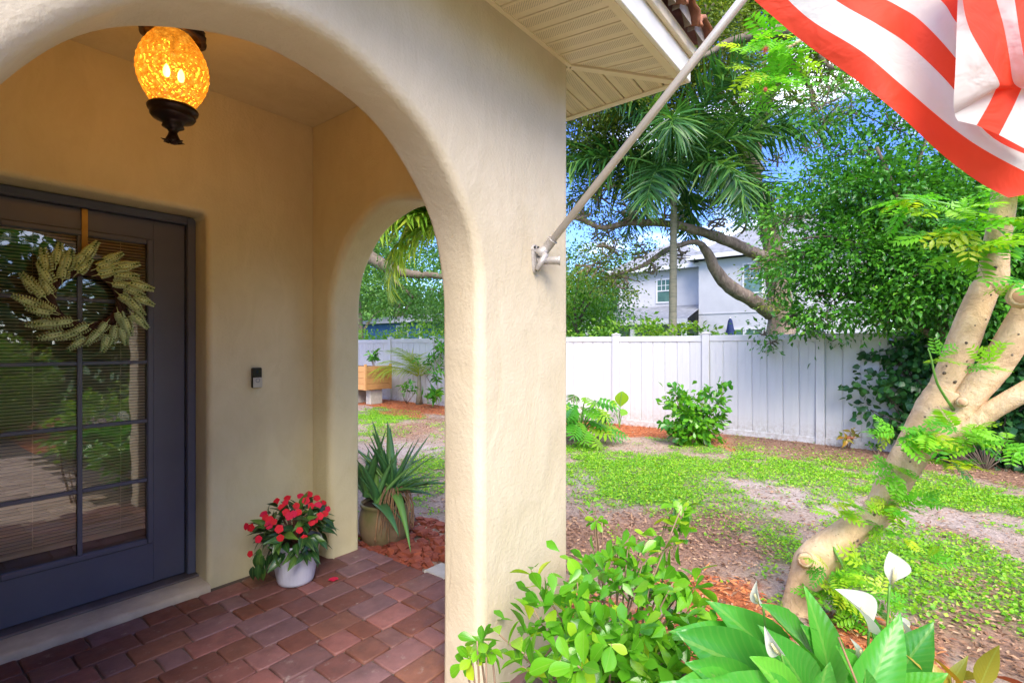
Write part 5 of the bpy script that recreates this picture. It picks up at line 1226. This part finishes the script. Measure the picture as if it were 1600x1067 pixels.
# ------------------------------------------------------------------ yard plants
def bush(name, base, label, cat, balls, tmplk, mat, nleaf, size, twig='twig', group=None, upn=.6):
    base = np.array(base); th = thing(name, base, label, cat, group); me = [leafmesh('leaf', mat, **tmplk), leafmesh('leaf', mat, **{**tmplk, 'droop': tmplk['droop']*1.8, 'fold': .2})]
    mb = MB(); pts = []; wts = np.array([np.prod(b_[1])**.8 for b_ in balls]); wts /= wts.sum()
    ends = []
    nb_ = max(6, nleaf//7)
    for k in range(nb_):
        c, r_ = balls[rng.choice(len(balls), p=wts)]; u = rdirs(1)[0]; u[2] = u[2]*.7+.3; e = np.array(c) + u*np.array(r_)*(.6+.4*random.random()); ends.append((e, u))
        j = base + (e-base)*.45 + rdirs(1)[0]*.03; P_ = smooth_path([base + [random.uniform(-.02,.02), random.uniform(-.02,.02), 0], j, e], 3); mb.tube(P_, list(np.linspace(.007,.0025,len(P_))), 5)
    mb.build('stems', M[twig], th)
    n = 0
    for e, u in ends:
        m_ = random.randint(5, 9)
        for q in range(m_):
            if n >= nleaf: break
            a = q*2.4+random.random(); s_ = np.cross(u, [0,0,1.0]) + 1e-3; s_ /= np.linalg.norm(s_); t_ = np.cross(u, s_); out = s_*math.cos(a)+t_*math.sin(a)
            d = out*.9 + u*.65; nn = u + np.array([0,0,upn]) - out*.2 + rdirs(1)[0]*.25
            place('leaf', random.choice(me), th, e - u*.012*q*size[1]/.06 + out*.003, d, nn, random.uniform(*size)); n += 1
    return th
ob_ = dict(shape='obovate', n=9, fold=.12, droop=.12, width=.52)
# front glossy shrub (lower centre)
fb = G(940, 1040); fb = W(950, 1120, 2.05); fb[2] = -.06
sb = [(W(a, b_, c), (r_, r_, r_*.9)) for a, b_, c, r_ in [(920,900,2.1,.14),(1000,900,2.15,.17),(1060,850,2.2,.15),(850,930,1.95,.12),(900,990,1.85,.19),(980,990,1.85,.2),(1060,960,2.0,.18),(820,990,1.8,.1),(940,1040,1.7,.2),(1040,1050,1.75,.2),(860,1060,1.65,.15),(1085,920,2.1,.12),(900,870,2.15,.10),(960,850,2.2,.12),(1065,820,2.25,.12),(1020,840,2.25,.12),(880,900,2.05,.1),(1100,880,2.2,.1),(830,960,1.8,.1),(800,1020,1.7,.1)]]
bush('glossy_shrub', fb, 'glossy bright green shrub with paddle leaves at the foot of the pillar', 'shrub', sb, ob_, M['shrub'], 299, (.066,.105), upn=.9)
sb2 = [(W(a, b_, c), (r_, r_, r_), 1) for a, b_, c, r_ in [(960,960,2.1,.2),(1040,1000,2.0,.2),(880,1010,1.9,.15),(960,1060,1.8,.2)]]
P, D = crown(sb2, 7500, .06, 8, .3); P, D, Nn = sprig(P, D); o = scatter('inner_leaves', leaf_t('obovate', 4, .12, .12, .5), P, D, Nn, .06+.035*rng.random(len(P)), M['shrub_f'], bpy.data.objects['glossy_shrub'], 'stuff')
bush('seedling_shrub', W(778,1150,1.55)*[1,1,0]+[0,0,-.05], 'thin leggy shrub sprig leaning before the foot of the pillar', 'shrub', [(W(755,1010,1.5), (.06,.06,.07)),(W(790,1000,1.5),(.05,.05,.05)),(W(735,1030,1.5), (.03,.03,.03))], ob_, M['shrub'], 30, (.045,.065))
s0 = W(943, 900, 2.6); s0[2] = -.08
bush('upright_sprig', s0, 'single upright sprig with yellow tip leaves above the glossy shrub', 'shrub', [(W(925,790,2.6),(.02,.02,.05)),(W(932,815,2.6),(.04,.04,.03))], ob_, M['shrub'], 16, (.045,.065))
# clusia by the fence
cb = G(1080, 694)
bush('round_leaf_bush', cb, 'round-leaved green bush in orange mulch before the middle of the fence', 'bush', [(W(a, b_, 8.4), (r_, r_, r_)) for a, b_, r_ in [(1080,650,.32),(1060,620,.25),(1110,620,.25),(1085,670,.30),(1050,670,.25),(1130,600,.12),(1135,580,.07),(1045,605,.1),(1110,660,.25),(1070,685,.25)]], dict(shape='obovate', n=4, fold=.1, droop=.1, width=.65), M['clusia'], 298, (.10,.15), upn=.2)
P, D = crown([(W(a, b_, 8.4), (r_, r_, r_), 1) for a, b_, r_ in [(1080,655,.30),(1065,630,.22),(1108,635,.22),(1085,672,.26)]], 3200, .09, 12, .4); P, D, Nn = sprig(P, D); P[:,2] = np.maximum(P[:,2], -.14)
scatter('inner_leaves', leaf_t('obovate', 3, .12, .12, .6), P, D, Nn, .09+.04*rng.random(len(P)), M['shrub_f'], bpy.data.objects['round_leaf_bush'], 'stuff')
# split-leaf philodendron
def split_leaf():
    mb = MB(); n = 6; v = [(0,0,0)]; f = []
    for sd in (-1, 1):
        for k in range(n):
            t = k/(n-1); y0 = .05+.9*t; L = .42*math.sin(math.pi*(.22+.72*t))**.7; w = .075; dx = sd*L*1.1; dy = .06+.22*t
            b0 = len(v); v += [(0,y0-.06,0),(0,y0+.045,0),(sd*L*.6,y0+dy*.6+w,-.03),(dx,y0+dy,-.10),(sd*L*.6,y0+dy*.6-w*1.6,-.03)]; f.append((b0,b0+1,b0+2,b0+4)); f.append((b0+4,b0+2,b0+3))
    mb.add(v, f, True); return mb.mesh('leaf', M['monst'])
slm = split_leaf()
ph = G(905, 690); pt = thing('split_leaf_plant', ph, 'split-leaf philodendron by the fence just right of the pillar', 'plant')
mb = MB()
for k in range(54):
    a = R_(k*137.5); el = R_(8+70*((k*7) % 10)/10); L = .35+.35*random.random(); e = ph + [math.cos(a)*math.cos(el)*L*.9, math.sin(a)*math.cos(el)*L*.9, math.sin(el)*L+.12]
    e = e + [0.0,0,0]; mb.tube(smooth_path([ph, (ph+e)/2+[0,0,.12], e], 4), .009, 5); d = np.array([math.cos(a), math.sin(a), -.35]); place('leaf', slm, pt, e, d, (math.cos(a)*.5-.35+random.uniform(-.4,.4), math.sin(a)*.5-.3+random.uniform(-.4,.4), .8), .26+.12*random.random())
mb.build('stems', M['stem'], pt)
for k in range(10):
    pass
ee = G(968, 668); et = thing('elephant_ear', ee, 'small elephant ear plant with one upright heart leaf against the fence', 'plant')
em1 = leafmesh('leaf', M['monst'], shape='ovate', n=7, fold=.08, droop=.15, width=.9)
mb = MB()
for (dx, dz, sz) in ((.05,.72,.34),(-.2,.5,.2),(.12,.35,.2),(-.1,.30,.16)):
    e = ee + Rt*dx + [0,0,dz]; mb.tube(smooth_path([ee, ee+Rt*dx*.3+[0,0,dz*.6], e], 4), .008, 5); place('leaf', em1, et, e - [0,0,-.0], (0.1,.1,-.75) if sz > .3 else (random.uniform(-1,1), random.uniform(-1,1), -.3), -Fw*.9 + [0,0,.6], sz, .9)
mb.build('stems', M['stem'], et)
# croton sprig on right
cs = G(1325, 700); bush('croton', cs, 'small half-bare croton with reddish leaves at the base of the fence', 'shrub', [(W(1320,685,7.9),(.1,.1,.07)),(W(1335,678,7.9),(.08,.08,.08))], dict(shape='lance', n=4, fold=.1, droop=.2, width=.4), M['croton'], 22, (.10,.15))
bush('weedy_sprig', G(1372,712), 'pale weedy sprig at the fence beside the croton', 'shrub', [(W(1368,695,7.8),(.15,.15,.05))], dict(shape='lance', n=3, fold=.1, droop=.2, width=.4), M['clusia'], 22, (.06,.09))
# young palm and shrubs through the arch
yb = G(655, 632); yp = thing('young_palm', yb, 'young palm with thin arching yellow-green fronds before the fence', 'palm')
fz = frond_mesh('frond', 1.0, M['palmy'], 1.3, 1, 30, .05, .42, 33)
mb = MB(); mb.tube([yb, yb+[0,0,.35], yb+[0,0,.8]], [.10,.07,.04], 9); mb.build('trunk', M['bark_palm'], yp)
for az, el, L in ((142,50,1.2),(160,30,1.3),(130,70,1.2),(322,45,1.1),(300,65,1.2),(60,60,1.1),(220,65,1.2),(340,30,1.0),(180,75,1.2),(142,35,1.4)):
    d = np.array([math.cos(R_(az))*math.cos(R_(el)), math.sin(R_(az))*math.cos(R_(el)), math.sin(R_(el))]); place('frond', fz, yp, yb+[0,0,.75], d, (-d[0]*d[2], -d[1]*d[2], 1), L)
rp = dict(shape='lance', n=3, fold=.1, droop=.2, width=.35)
bush('rosy_shrub', G(635,630), 'thin shrub with dusty pink tips left of the young palm', 'shrub', [(W(637,610,13),(.35,.35,.35)),(W(625,600,13),(.2,.2,.2))], rp, M['clusia'], 60, (.12,.18))
bush('ti_plant', G(680,630), 'stubby upright ti plant right of the young palm', 'shrub', [(W(680,617,13.2),(.1,.1,.2))], rp, M['monst'], 40, (.25,.35))
bush('tall_shrub', G(690,628), 'tall airy green shrub beside the pillar edge through the side arch', 'shrub', [(W(685,585,13.2),(.4,.4,.6)),(W(665,560,13.4),(.4,.4,.4)),(W(690,545,13.4),(.4,.4,.4))], rp, M['clusia'], 180, (.13,.2))
# raised planter on blocks
pbp = G(577, 630); pl_ = thing('raised_planter', pbp, 'raised cedar planter box standing on concrete blocks by the fence', 'planter')
c0_ = pbp; e1 = np.array([0,1.0,0]); 
fz0 = float(c0_[2])
for sy in (-.22,.35): mb = MB(); mb.bbox((c0_[0]-.2, c0_[1]+sy-.1, fz0), (c0_[0]+.2, c0_[1]+sy+.1, fz0+.4), .01); mb.build('concrete_block', M['block'], pl_)
for k in range(4):
    z0 = fz0+.41+k*.16
    mb = MB(); mb.bbox((c0_[0]-.42, c0_[1]-.40, z0), (c0_[0]-.38, c0_[1]+.9, z0+.155), .006); mb.build('board', M['wood'], pl_)
    mb = MB(); mb.bbox((c0_[0]-.379, c0_[1]-.40, z0), (c0_[0]+.42, c0_[1]-.36, z0+.155), .006); mb.build('board', M['wood'], pl_)
mb = MB(); mb.box((c0_[0]-.379, c0_[1]-.359, fz0+.42), (c0_[0]+.42, c0_[1]+.9, fz0+1.02)); mb.build('planter_soil', M['soil'], pl_)
for (dx, dy) in ((-.425,-.405),(.40,-.405),(-.425,.85)):
    mb = MB(); mb.bbox((c0_[0]+dx-.01, c0_[1]+dy-.01, fz0+.405), (c0_[0]+dx+.05, c0_[1]+dy+.05, fz0+1.10), .004); mb.build('corner_post', M['wood'], pl_)
bush('planter_herb', c0_+[0,-.2,1.02], 'leafy green herb growing out of the raised cedar planter', 'plant', [(c0_+[0,-.2,1.3],(.25,.25,.25))], rp, M['clusia'], 60, (.12,.2))

# ------------------------------------------------------------------ front tree with pale trunk
tb = W(1245, 985, 2.85); tb[2] = -.10
ft = thing('powder_puff_tree', tb, 'leaning pale-barked tree with pruned forked trunk and feathery leaves', 'tree')
mb = MB(); limb(mb, [tuple(tb-[0,0,.08])+(.115,)] + WP([(1252,950,2.88,.100),(1262,905,2.9,.094),(1278,873,2.92,.104),(1325,832,2.9,.078),(1366,806,2.88,.073),(1392,762,2.86,.078),(1425,705,2.84,.084),(1462,640,2.8,.094),(1480,610,2.78,.085)]), 26, .06, 7); mb.build('trunk', M['bark_pale'], ft)
for L in ([(1440,680,2.82,.075),(1476,610,2.8,.074),(1510,520,2.76,.070),(1537,455,2.72,.064),(1550,440,2.70,.066),(1556,390,2.68,.056),(1568,315,2.64,.052),(1575,230,2.6,.048),(1600,100,2.5,.04)],
          [(1462,690,2.8,.075),(1510,625,2.72,.070),(1560,565,2.64,.068),(1610,480,2.56,.066),(1650,400,2.5,.055)],
          [(1440,700,2.84,.06),(1500,672,2.72,.050),(1560,635,2.62,.046),(1640,590,2.5,.043),(1700,560,2.4,.035)]):
    mb = MB(); limb(mb, WP(L), 22, .05, 7); mb.build('limb', M['bark_pale'], ft)
m_cut = simple('cut_wood', (.60,.36,.22), (.50,.28,.16), 14, .8)
for (px_, py_, f_, r_) in ((1444,690,2.66,.045),(1503,628,2.62,.022),(1258,875,2.80,.035),(1598,462,2.42,.05)):
    c = W(px_, py_, f_); dv = (np.array([0,0,EYE])-c); dv /= np.linalg.norm(dv); mb = MB(); mb.tube([c-dv*.07, c, c+dv*.004], [r_*1.25, r_, r_*.8], 14, rough=.12); mb.build('pruned_stub', M['bark_pale'], ft)
    mb = MB(); mb.tube([c+dv*.0045, c+dv*.006], [r_*.72, r_*.68], 12); mb.build('cut_face', m_cut, ft)
for (px_, py_, f_) in ((1545,447,2.72),):
    pts = [W(px_,py_,f_) + Vector((math.cos(a)*.069, math.sin(a)*.069, .012*math.sin(a*2))) for a in np.linspace(0, 2*math.pi, 17)]
    mb = MB(); mb.tube(pts, .008, 6, caps=False, rough=.5); mb.build('bark_ring', M['bark_dk'], ft)
mb = MB()
for k in range(90):
    t = random.random(); L = [(1425,705,2.84,.088),(1462,640,2.8,.09),(1510,520,2.76,.07),(1537,455,2.72,.064),(1568,315,2.64,.052)] if k % 2 else [(1278,873,2.92,.1),(1366,806,2.88,.08),(1462,650,2.8,.08),(1560,565,2.64,.068),(1610,480,2.56,.066)]
    i = int(t*4); u = t*4-i; a = np.array(L[i])*(1-u)+np.array(L[i+1])*u; c = W(a[0], a[1], a[2]); dv = -Fw + rdirs(1)[0]*.9; dv /= np.linalg.norm(dv); s_ = random.uniform(.004,.011); mb.tube([c+dv*a[3]*.9, c+dv*(a[3]*1.0+s_*.4)], [s_, s_*.5], 6)
o = mb.build('bark_lenticels', M['bark_dk'], ft); o['kind'] = 'stuff'
def pinnate(seed, nl, two=True):
    rr = np.random.default_rng(seed); mb = MB(); tv, tf = leaf_t('ovate', 3, .1, .15, .36)
    def pin(o_, d, L, n):
        d = np.array(d)/np.linalg.norm(d); s_ = np.cross(d, [0,0,1]); s_ /= np.linalg.norm(s_); up = np.cross(s_, d)
        mb.tube([o_, o_+d*L], [.008,.004], 4)
        for i in range(n):
            t = .12+.88*i/n; q = o_+d*L*t + np.array([0,0,-.10*t*t*L])
            for sd in (-1,1):
                dd = s_*sd*.9 + d*.55 + up*rr.normal(0,.12); z = up + rr.normal(size=3)*.12; Mx = rot_frames(dd[None], z[None])[0]; sz = .36*math.sin(math.pi*(.2+.7*t))*(.9+.2*rr.random())
                mb.add((tv*sz)@Mx.T + q, tf.tolist(), True)
    if two: pin(np.zeros(3), (.55,.8,-.12), 1.0, nl); pin(np.zeros(3), (-.55,.8,-.12), 1.0, nl); pin(np.zeros(3), (0.0,1,0.05), .8, nl-2)
    else: pin(np.zeros(3), (0,1,0), 1.0, nl)
    return mb.mesh('feather_leaf', M['fern'])
pin_m = [pinnate(1, 6), pinnate(2, 5), pinnate(3, 7, False)]
def sprout(px_, py_, f_, n_, r_, sz):
    c = W(px_, py_, f_)
    for k in range(n_):
        u = rdirs(1)[0]; u[2] *= .5; p = c + u*r_*random.random(); d = u + Rt*.0 + [0,0,random.uniform(-.35,.35)]; place('feather_leaf', random.choice(pin_m), ft, p, d, (random.uniform(-.3,.3)-Fw[0]*.35, random.uniform(-.3,.3)-Fw[1]*.35, .9), sz*random.uniform(.75,1.25))
for a in ((1400,675,2.62,7,.06,.13),(1450,672,2.6,9,.10,.14),(1500,680,2.55,11,.12,.15),(1530,700,2.5,8,.10,.14),(1480,720,2.6,7,.10,.13),(1410,740,2.7,4,.05,.11),(1340,790,2.75,6,.07,.12),(1310,805,2.75,5,.06,.12),(1400,790,2.7,7,.07,.12),(1430,780,2.68,5,.06,.12),(1395,830,2.7,6,.08,.12),
          (1300,890,2.72,7,.07,.12),(1320,920,2.7,9,.10,.12),(1350,900,2.66,7,.10,.12),(1290,940,2.7,7,.08,.12),(1370,960,2.6,7,.12,.12),(1330,960,2.7,6,.08,.12),(1450,880,2.6,4,.10,.10),(1375,930,2.6,6,.08,.11),(1260,870,2.7,2,.02,.06),
          (1460,560,2.6,3,.04,.12),(1545,575,2.4,4,.05,.10),(1570,540,2.5,3,.05,.1),(1575,690,2.4,4,.06,.12),
          (1430,310,2.6,5,.08,.18),(1480,330,2.55,6,.10,.18),(1520,350,2.55,6,.08,.18),(1590,290,2.5,6,.08,.18),(1520,390,2.5,6,.10,.18),(1590,380,2.5,6,.10,.18),(1450,370,2.6,5,.08,.17),(1600,440,2.4,4,.08,.16),(1590,340,2.4,5,.06,.16)):
    sprout(*a)
mb = MB()
for L in ([(1565,340,2.64,.012),(1520,330,2.6,.009),(1460,315,2.6,.006),(1400,310,2.6,.003)], [(1560,380,2.66,.01),(1520,395,2.6,.006),(1470,380,2.6,.004)], [(1500,660,2.75,.01),(1530,695,2.55,.005)], [(1490,640,2.7,.008),(1465,600,2.62,.006),(1455,560,2.6,.004),(1450,545,2.6,.003)], [(1300,850,2.85,.01),(1330,910,2.7,.005)]): limb(mb, WP(L), 6, .05, 4)
mb.build('twigs', M['stem'], ft)['kind'] = 'stuff'
# overhanging branch with pink flower at upper middle (same kind of tree)
for a in ((1170,75,2.9,4,.05,.16),(1200,60,2.9,6,.08,.17),(1235,80,2.9,6,.10,.17),(1180,110,2.9,5,.08,.15),(1215,130,2.9,6,.1,.15),(1250,60,2.9,6,.1,.16),(1190,150,2.9,4,.06,.12),(1240,120,2.9,5,.08,.15)): sprout(*a)
mb = MB(); limb(mb, WP([(1560,60,2.6,.03),(1440,20,2.7,.02),(1320,30,2.8,.014),(1240,70,2.9,.009),(1190,100,2.9,.005)]), 8, .05, 4); mb.build('limb', M['bark_pale'], ft)
for (px_, py_, r_) in ((1196,78,.03),(1196,140,.016)):
    c = W(px_, py_, 2.8); u = rdirs(260); mb = MB()
    for q in u: s_ = np.cross(q, [.1,.2,1]); s_ = s_/np.linalg.norm(s_)*.0006; mb.add([c-s_, c+s_, c+q*r_], [(0,1,2)])
    mb.build('pink_flower', M['pink'], ft)

# ------------------------------------------------------------------ peace lily
lb = W(1290, 1130, 1.75); lb[2] = -.07
ly = thing('peace_lily', lb, 'peace lily with broad ribbed leaves and white spathes at the bottom right', 'flowering plant')
def lily_mesh(dr, width, seed):
    rr = random.Random(seed); n, m_ = 22, 5; v = []; f = []; ph = rr.random()*6
    for i in range(n+1):
        t = i/n; w = max(.004, (math.sin(math.pi*t**.85)**.8 if 0 < t < 1 else 0)*.5*width*(1 if t < .8 else 1-(t-.8)*.9))
        for j in range(-m_, m_+1):
            u = j/m_; x_ = u*w; a = abs(u)
            z_ = .34*w*(a**1.4) - dr*t*t - .10*w*math.sin(a*math.pi) + .006*math.sin((t - a*w*1.3)*62) + .012*a*math.sin(t*9+ph+u*2) + (.010 if j == 0 else 0)*0
            v.append((x_ + .03*math.sin(t*3+ph)*t, t, z_))
    k = 2*m_+1
    for i in range(n):
        for j in range(2*m_): f.append((i*k+j, i*k+j+1, (i+1)*k+j+1, (i+1)*k+j))
    mb = MB(); mb.add(v, f, True); return mb.mesh('leaf', M['lily'])
lmesh = [lily_mesh(dr, w_, i) for i, (dr, w_) in enumerate(((.22,.40),(.42,.44),(.7,.42)))]
mb = MB()
LV = [ # tip px, base px, distance, face
 ((1110,945),(1205,1060),1.55,1),((1090,985),(1230,1080),1.45,0),((1180,940),(1245,1080),1.55,1),((1235,925),(1300,1075),1.5,0),((1100,1030),(1200,1090),1.35,0),((1075,1050),(1180,1100),1.3,1),
 ((1335,985),(1290,1100),1.45,2),((1395,960),(1370,1085),1.5,0),((1445,985),(1375,1090),1.45,1),((1440,1040),(1370,1120),1.35,1),((1290,980),(1320,1100),1.5,0),((1250,1000),(1270,1110),1.35,1),((1345,1010),(1350,1110),1.35,0),
 ((1160,1060),(1260,1130),1.25,1),((1410,1010),(1330,1120),1.3,2),((1300,1050),(1260,1140),1.25,0),((1210,1020),(1260,1120),1.3,0),((1480,1070),(1400,1130),1.4,1),((1130,1075),(1210,1140),1.2,2),((1380,1060),(1340,1140),1.2,0)]
for (tp, bs_, f_, k) in LV:
    tp = (tp[0], tp[1]+14); t_ = W(*tp, f_); b_ = W(*bs_, f_ + .10); d = t_-b_; L = np.linalg.norm(d); dd = d/L + np.array([0,0,.03]); place('leaf', lmesh[k], ly, b_, dd, np.array([-Fw[0]*.55, -Fw[1]*.55, .75]) + rdirs(1)[0]*.25, L*1.0, .95+.2*random.random())
    mb.tube(smooth_path([lb + rdirs(1)[0]*[.05,.05,0], (lb+b_)/2 + [0,0,.03], b_], 3), .004, 5)
for k in range(34):
    a = random.random()*6.28; e = lb + [math.cos(a)*.28*random.random(), math.sin(a)*.28*random.random(), .14+.16*random.random()]; place('leaf', random.choice(lmesh), ly, e, (math.cos(a), math.sin(a), .3), (math.cos(a+2)*.3, math.sin(a+2)*.3, 1), .20+.08*random.random(), .95)
    mb.tube(smooth_path([lb, (lb+e)/2, e], 2), .004, 4)
mb.build('leaf_stalks', M['stem'], ly)
def spathe_mesh(ex=.75):
    mb = MB(); n = 12; m_ = 8; v = []; f = []
    for i in range(n+1):
        t = i/n; w = .36*math.sin(math.pi*min(1, t**ex))**.9 + .002
        for j in range(m_+1):
            s_ = j/m_*2-1; v.append((s_*w, t, .42*w*s_*s_*1.5 + .10*math.sin(math.pi*t) - .12*t*t))
    for i in range(n):
        for j in range(m_): f.append((i*(m_+1)+j, i*(m_+1)+j+1, (i+1)*(m_+1)+j+1, (i+1)*(m_+1)+j))
    mb.add(v, f, True); return mb.mesh('spathe', M['spathe'])
spm = spathe_mesh(); spm2 = spathe_mesh(1.5); m_spx = simple('cream_spadix', (.72,.66,.36), (.62,.56,.28), 60, .8, bs=.6, bscale=200)
toc = -Fw
for (bpx, tpx, f_, tip, nrm, stem, wd) in (((1390,912),None,1.55,(0,0,1.0),toc*.9+[0,0,.3],(1375,1090),1.0),
      ((1357,985),(1318,922),1.50,None,toc*.6+Rt*.7+[0,0,.35],(1350,1100),.72),((1192,944),(1180,912),1.62,None,toc*.4-Rt*.7,(1200,1060),.45),((1220,1020),(1196,985),1.4,None,toc*.8-Rt*.5,(1235,1100),.5),((1412,992),(1404,962),1.6,None,toc*.3+Rt*.6,(1400,1100),.5),((1335,1025),(1333,1000),1.45,None,toc*.6+Rt*.4,(1330,1100),.35)):
    b_ = W(*bpx, f_); 
    if tpx: t_ = W(*tpx, f_-.02); d = t_-b_; L = np.linalg.norm(d)*1.05
    else: d = np.array(tip) + toc*.1; L = .098
    o = place('spathe', spm if tpx else spm2, ly, b_, d, np.array(nrm, float), L, wd*1.15)
    dn = d/np.linalg.norm(d); nn = np.array(nrm, float); nn /= np.linalg.norm(nn); mb = MB(); mb.tube([b_+nn*.010, b_+nn*.018+dn*L*.25, b_+nn*.018+dn*L*.55], [.003,.0055,.003], 8); mb.build('spadix', m_spx, ly)
    s1 = W(*stem, f_); mb = MB(); mb.tube(smooth_path([s1, (s1+b_)/2+Rt*.004, b_], 4), .0035, 6); mb.build('flower_stalk', M['stem'], ly)
mb = MB(); mb.tube([W(1310,995,1.4), W(1340,1070,1.3), W(1350,1120,1.28)], .003, 5); mb.build('dry_stalk', M['root'], ly)
# croton leaf low right
bush('yellow_croton', W(1530,1160,1.45)*[1,1,0]+[0,0,-.06], 'croton with yellow-edged leaves in the bottom right corner', 'shrub', [(W(1530,1068,1.45),(.08,.08,.03)),(W(1490,1072,1.45),(.05,.05,.03))], dict(shape='lance', n=6, fold=.15, droop=.3, width=.34), M['croton'], 16, (.10,.15))

# ------------------------------------------------------------------ street side planting (seen in the door glass)
for (bx, by, r_, lab, mt) in ((1.9,-1.4,.45,'rounded green bush beside the front walk near the house','clusia'),(3.3,-2.3,.7,'tall leafy bush at the far side of the front garden','shrub'),(-1.0,-4.6,.8,'broad bush at the end of the front walk','clusia'),(1.2,-4.8,.9,'bright bush across the front walk','shrub')):
    base = np.array([bx, by, -.06]); th = thing('garden_bush', base, lab, 'bush'); P, D = crown([(base+[0,0,r_*.9],(r_,r_,r_),1)], 1300/(r_**1.2), .1, 14, .6); P, D, Nn = sprig(P, D)
    scatter('foliage', leaf_t('obovate', 2, .12, .15, .5), P, D, Nn, .08+.05*rng.random(len(P)), M['bright'], th, 'stuff')
    mb = MB()
    for k in range(6): mb.tube([base, base+[random.uniform(-.3,.3)*r_, random.uniform(-.3,.3)*r_, r_]], .015, 5)
    mb.build('stems', M['twig'], th)
for i, (bx, by) in enumerate(((-6,-16),(1,-18),(8,-15),(14,-9))):
    th = tree((bx, by, 0), 7.5, 3.6, 'mid', ['street tree farthest left in front of the house','street tree straight in front of the door','street tree to the right of the front walk','street tree at the right end of the front garden'][i], 5200, .2, .25, .6)
    th['group'] = 'street trees'

hb = thing('added_reflection_hedge', (3, -10, -.1), 'unseen tall dark hedge added to keep sky out of the door glass reflection', 'hedge')  # added out of view so the door glass reflects dark leaves instead of sky
P, D = crown([((x_, -10+random.uniform(-.5,.5), 2.3), (1.3,1.0,2.5), .8) for x_ in np.arange(-5, 13, 1.3)], 130, .35, 14, .4); P, D, Nn = sprig(P, D)
scatter('foliage', leaf_t('ovate', 2, .12, .15, .6), P, D, Nn, .22+.12*rng.random(len(P)), M['mid'], hb, 'stuff')
mb = MB()
for x_ in np.arange(-5, 13, 1.3): mb.tube([(x_,-10,-.1),(x_,-10,3.5)], .05, 5)
mb.build('stems', M['bark_dk'], hb)
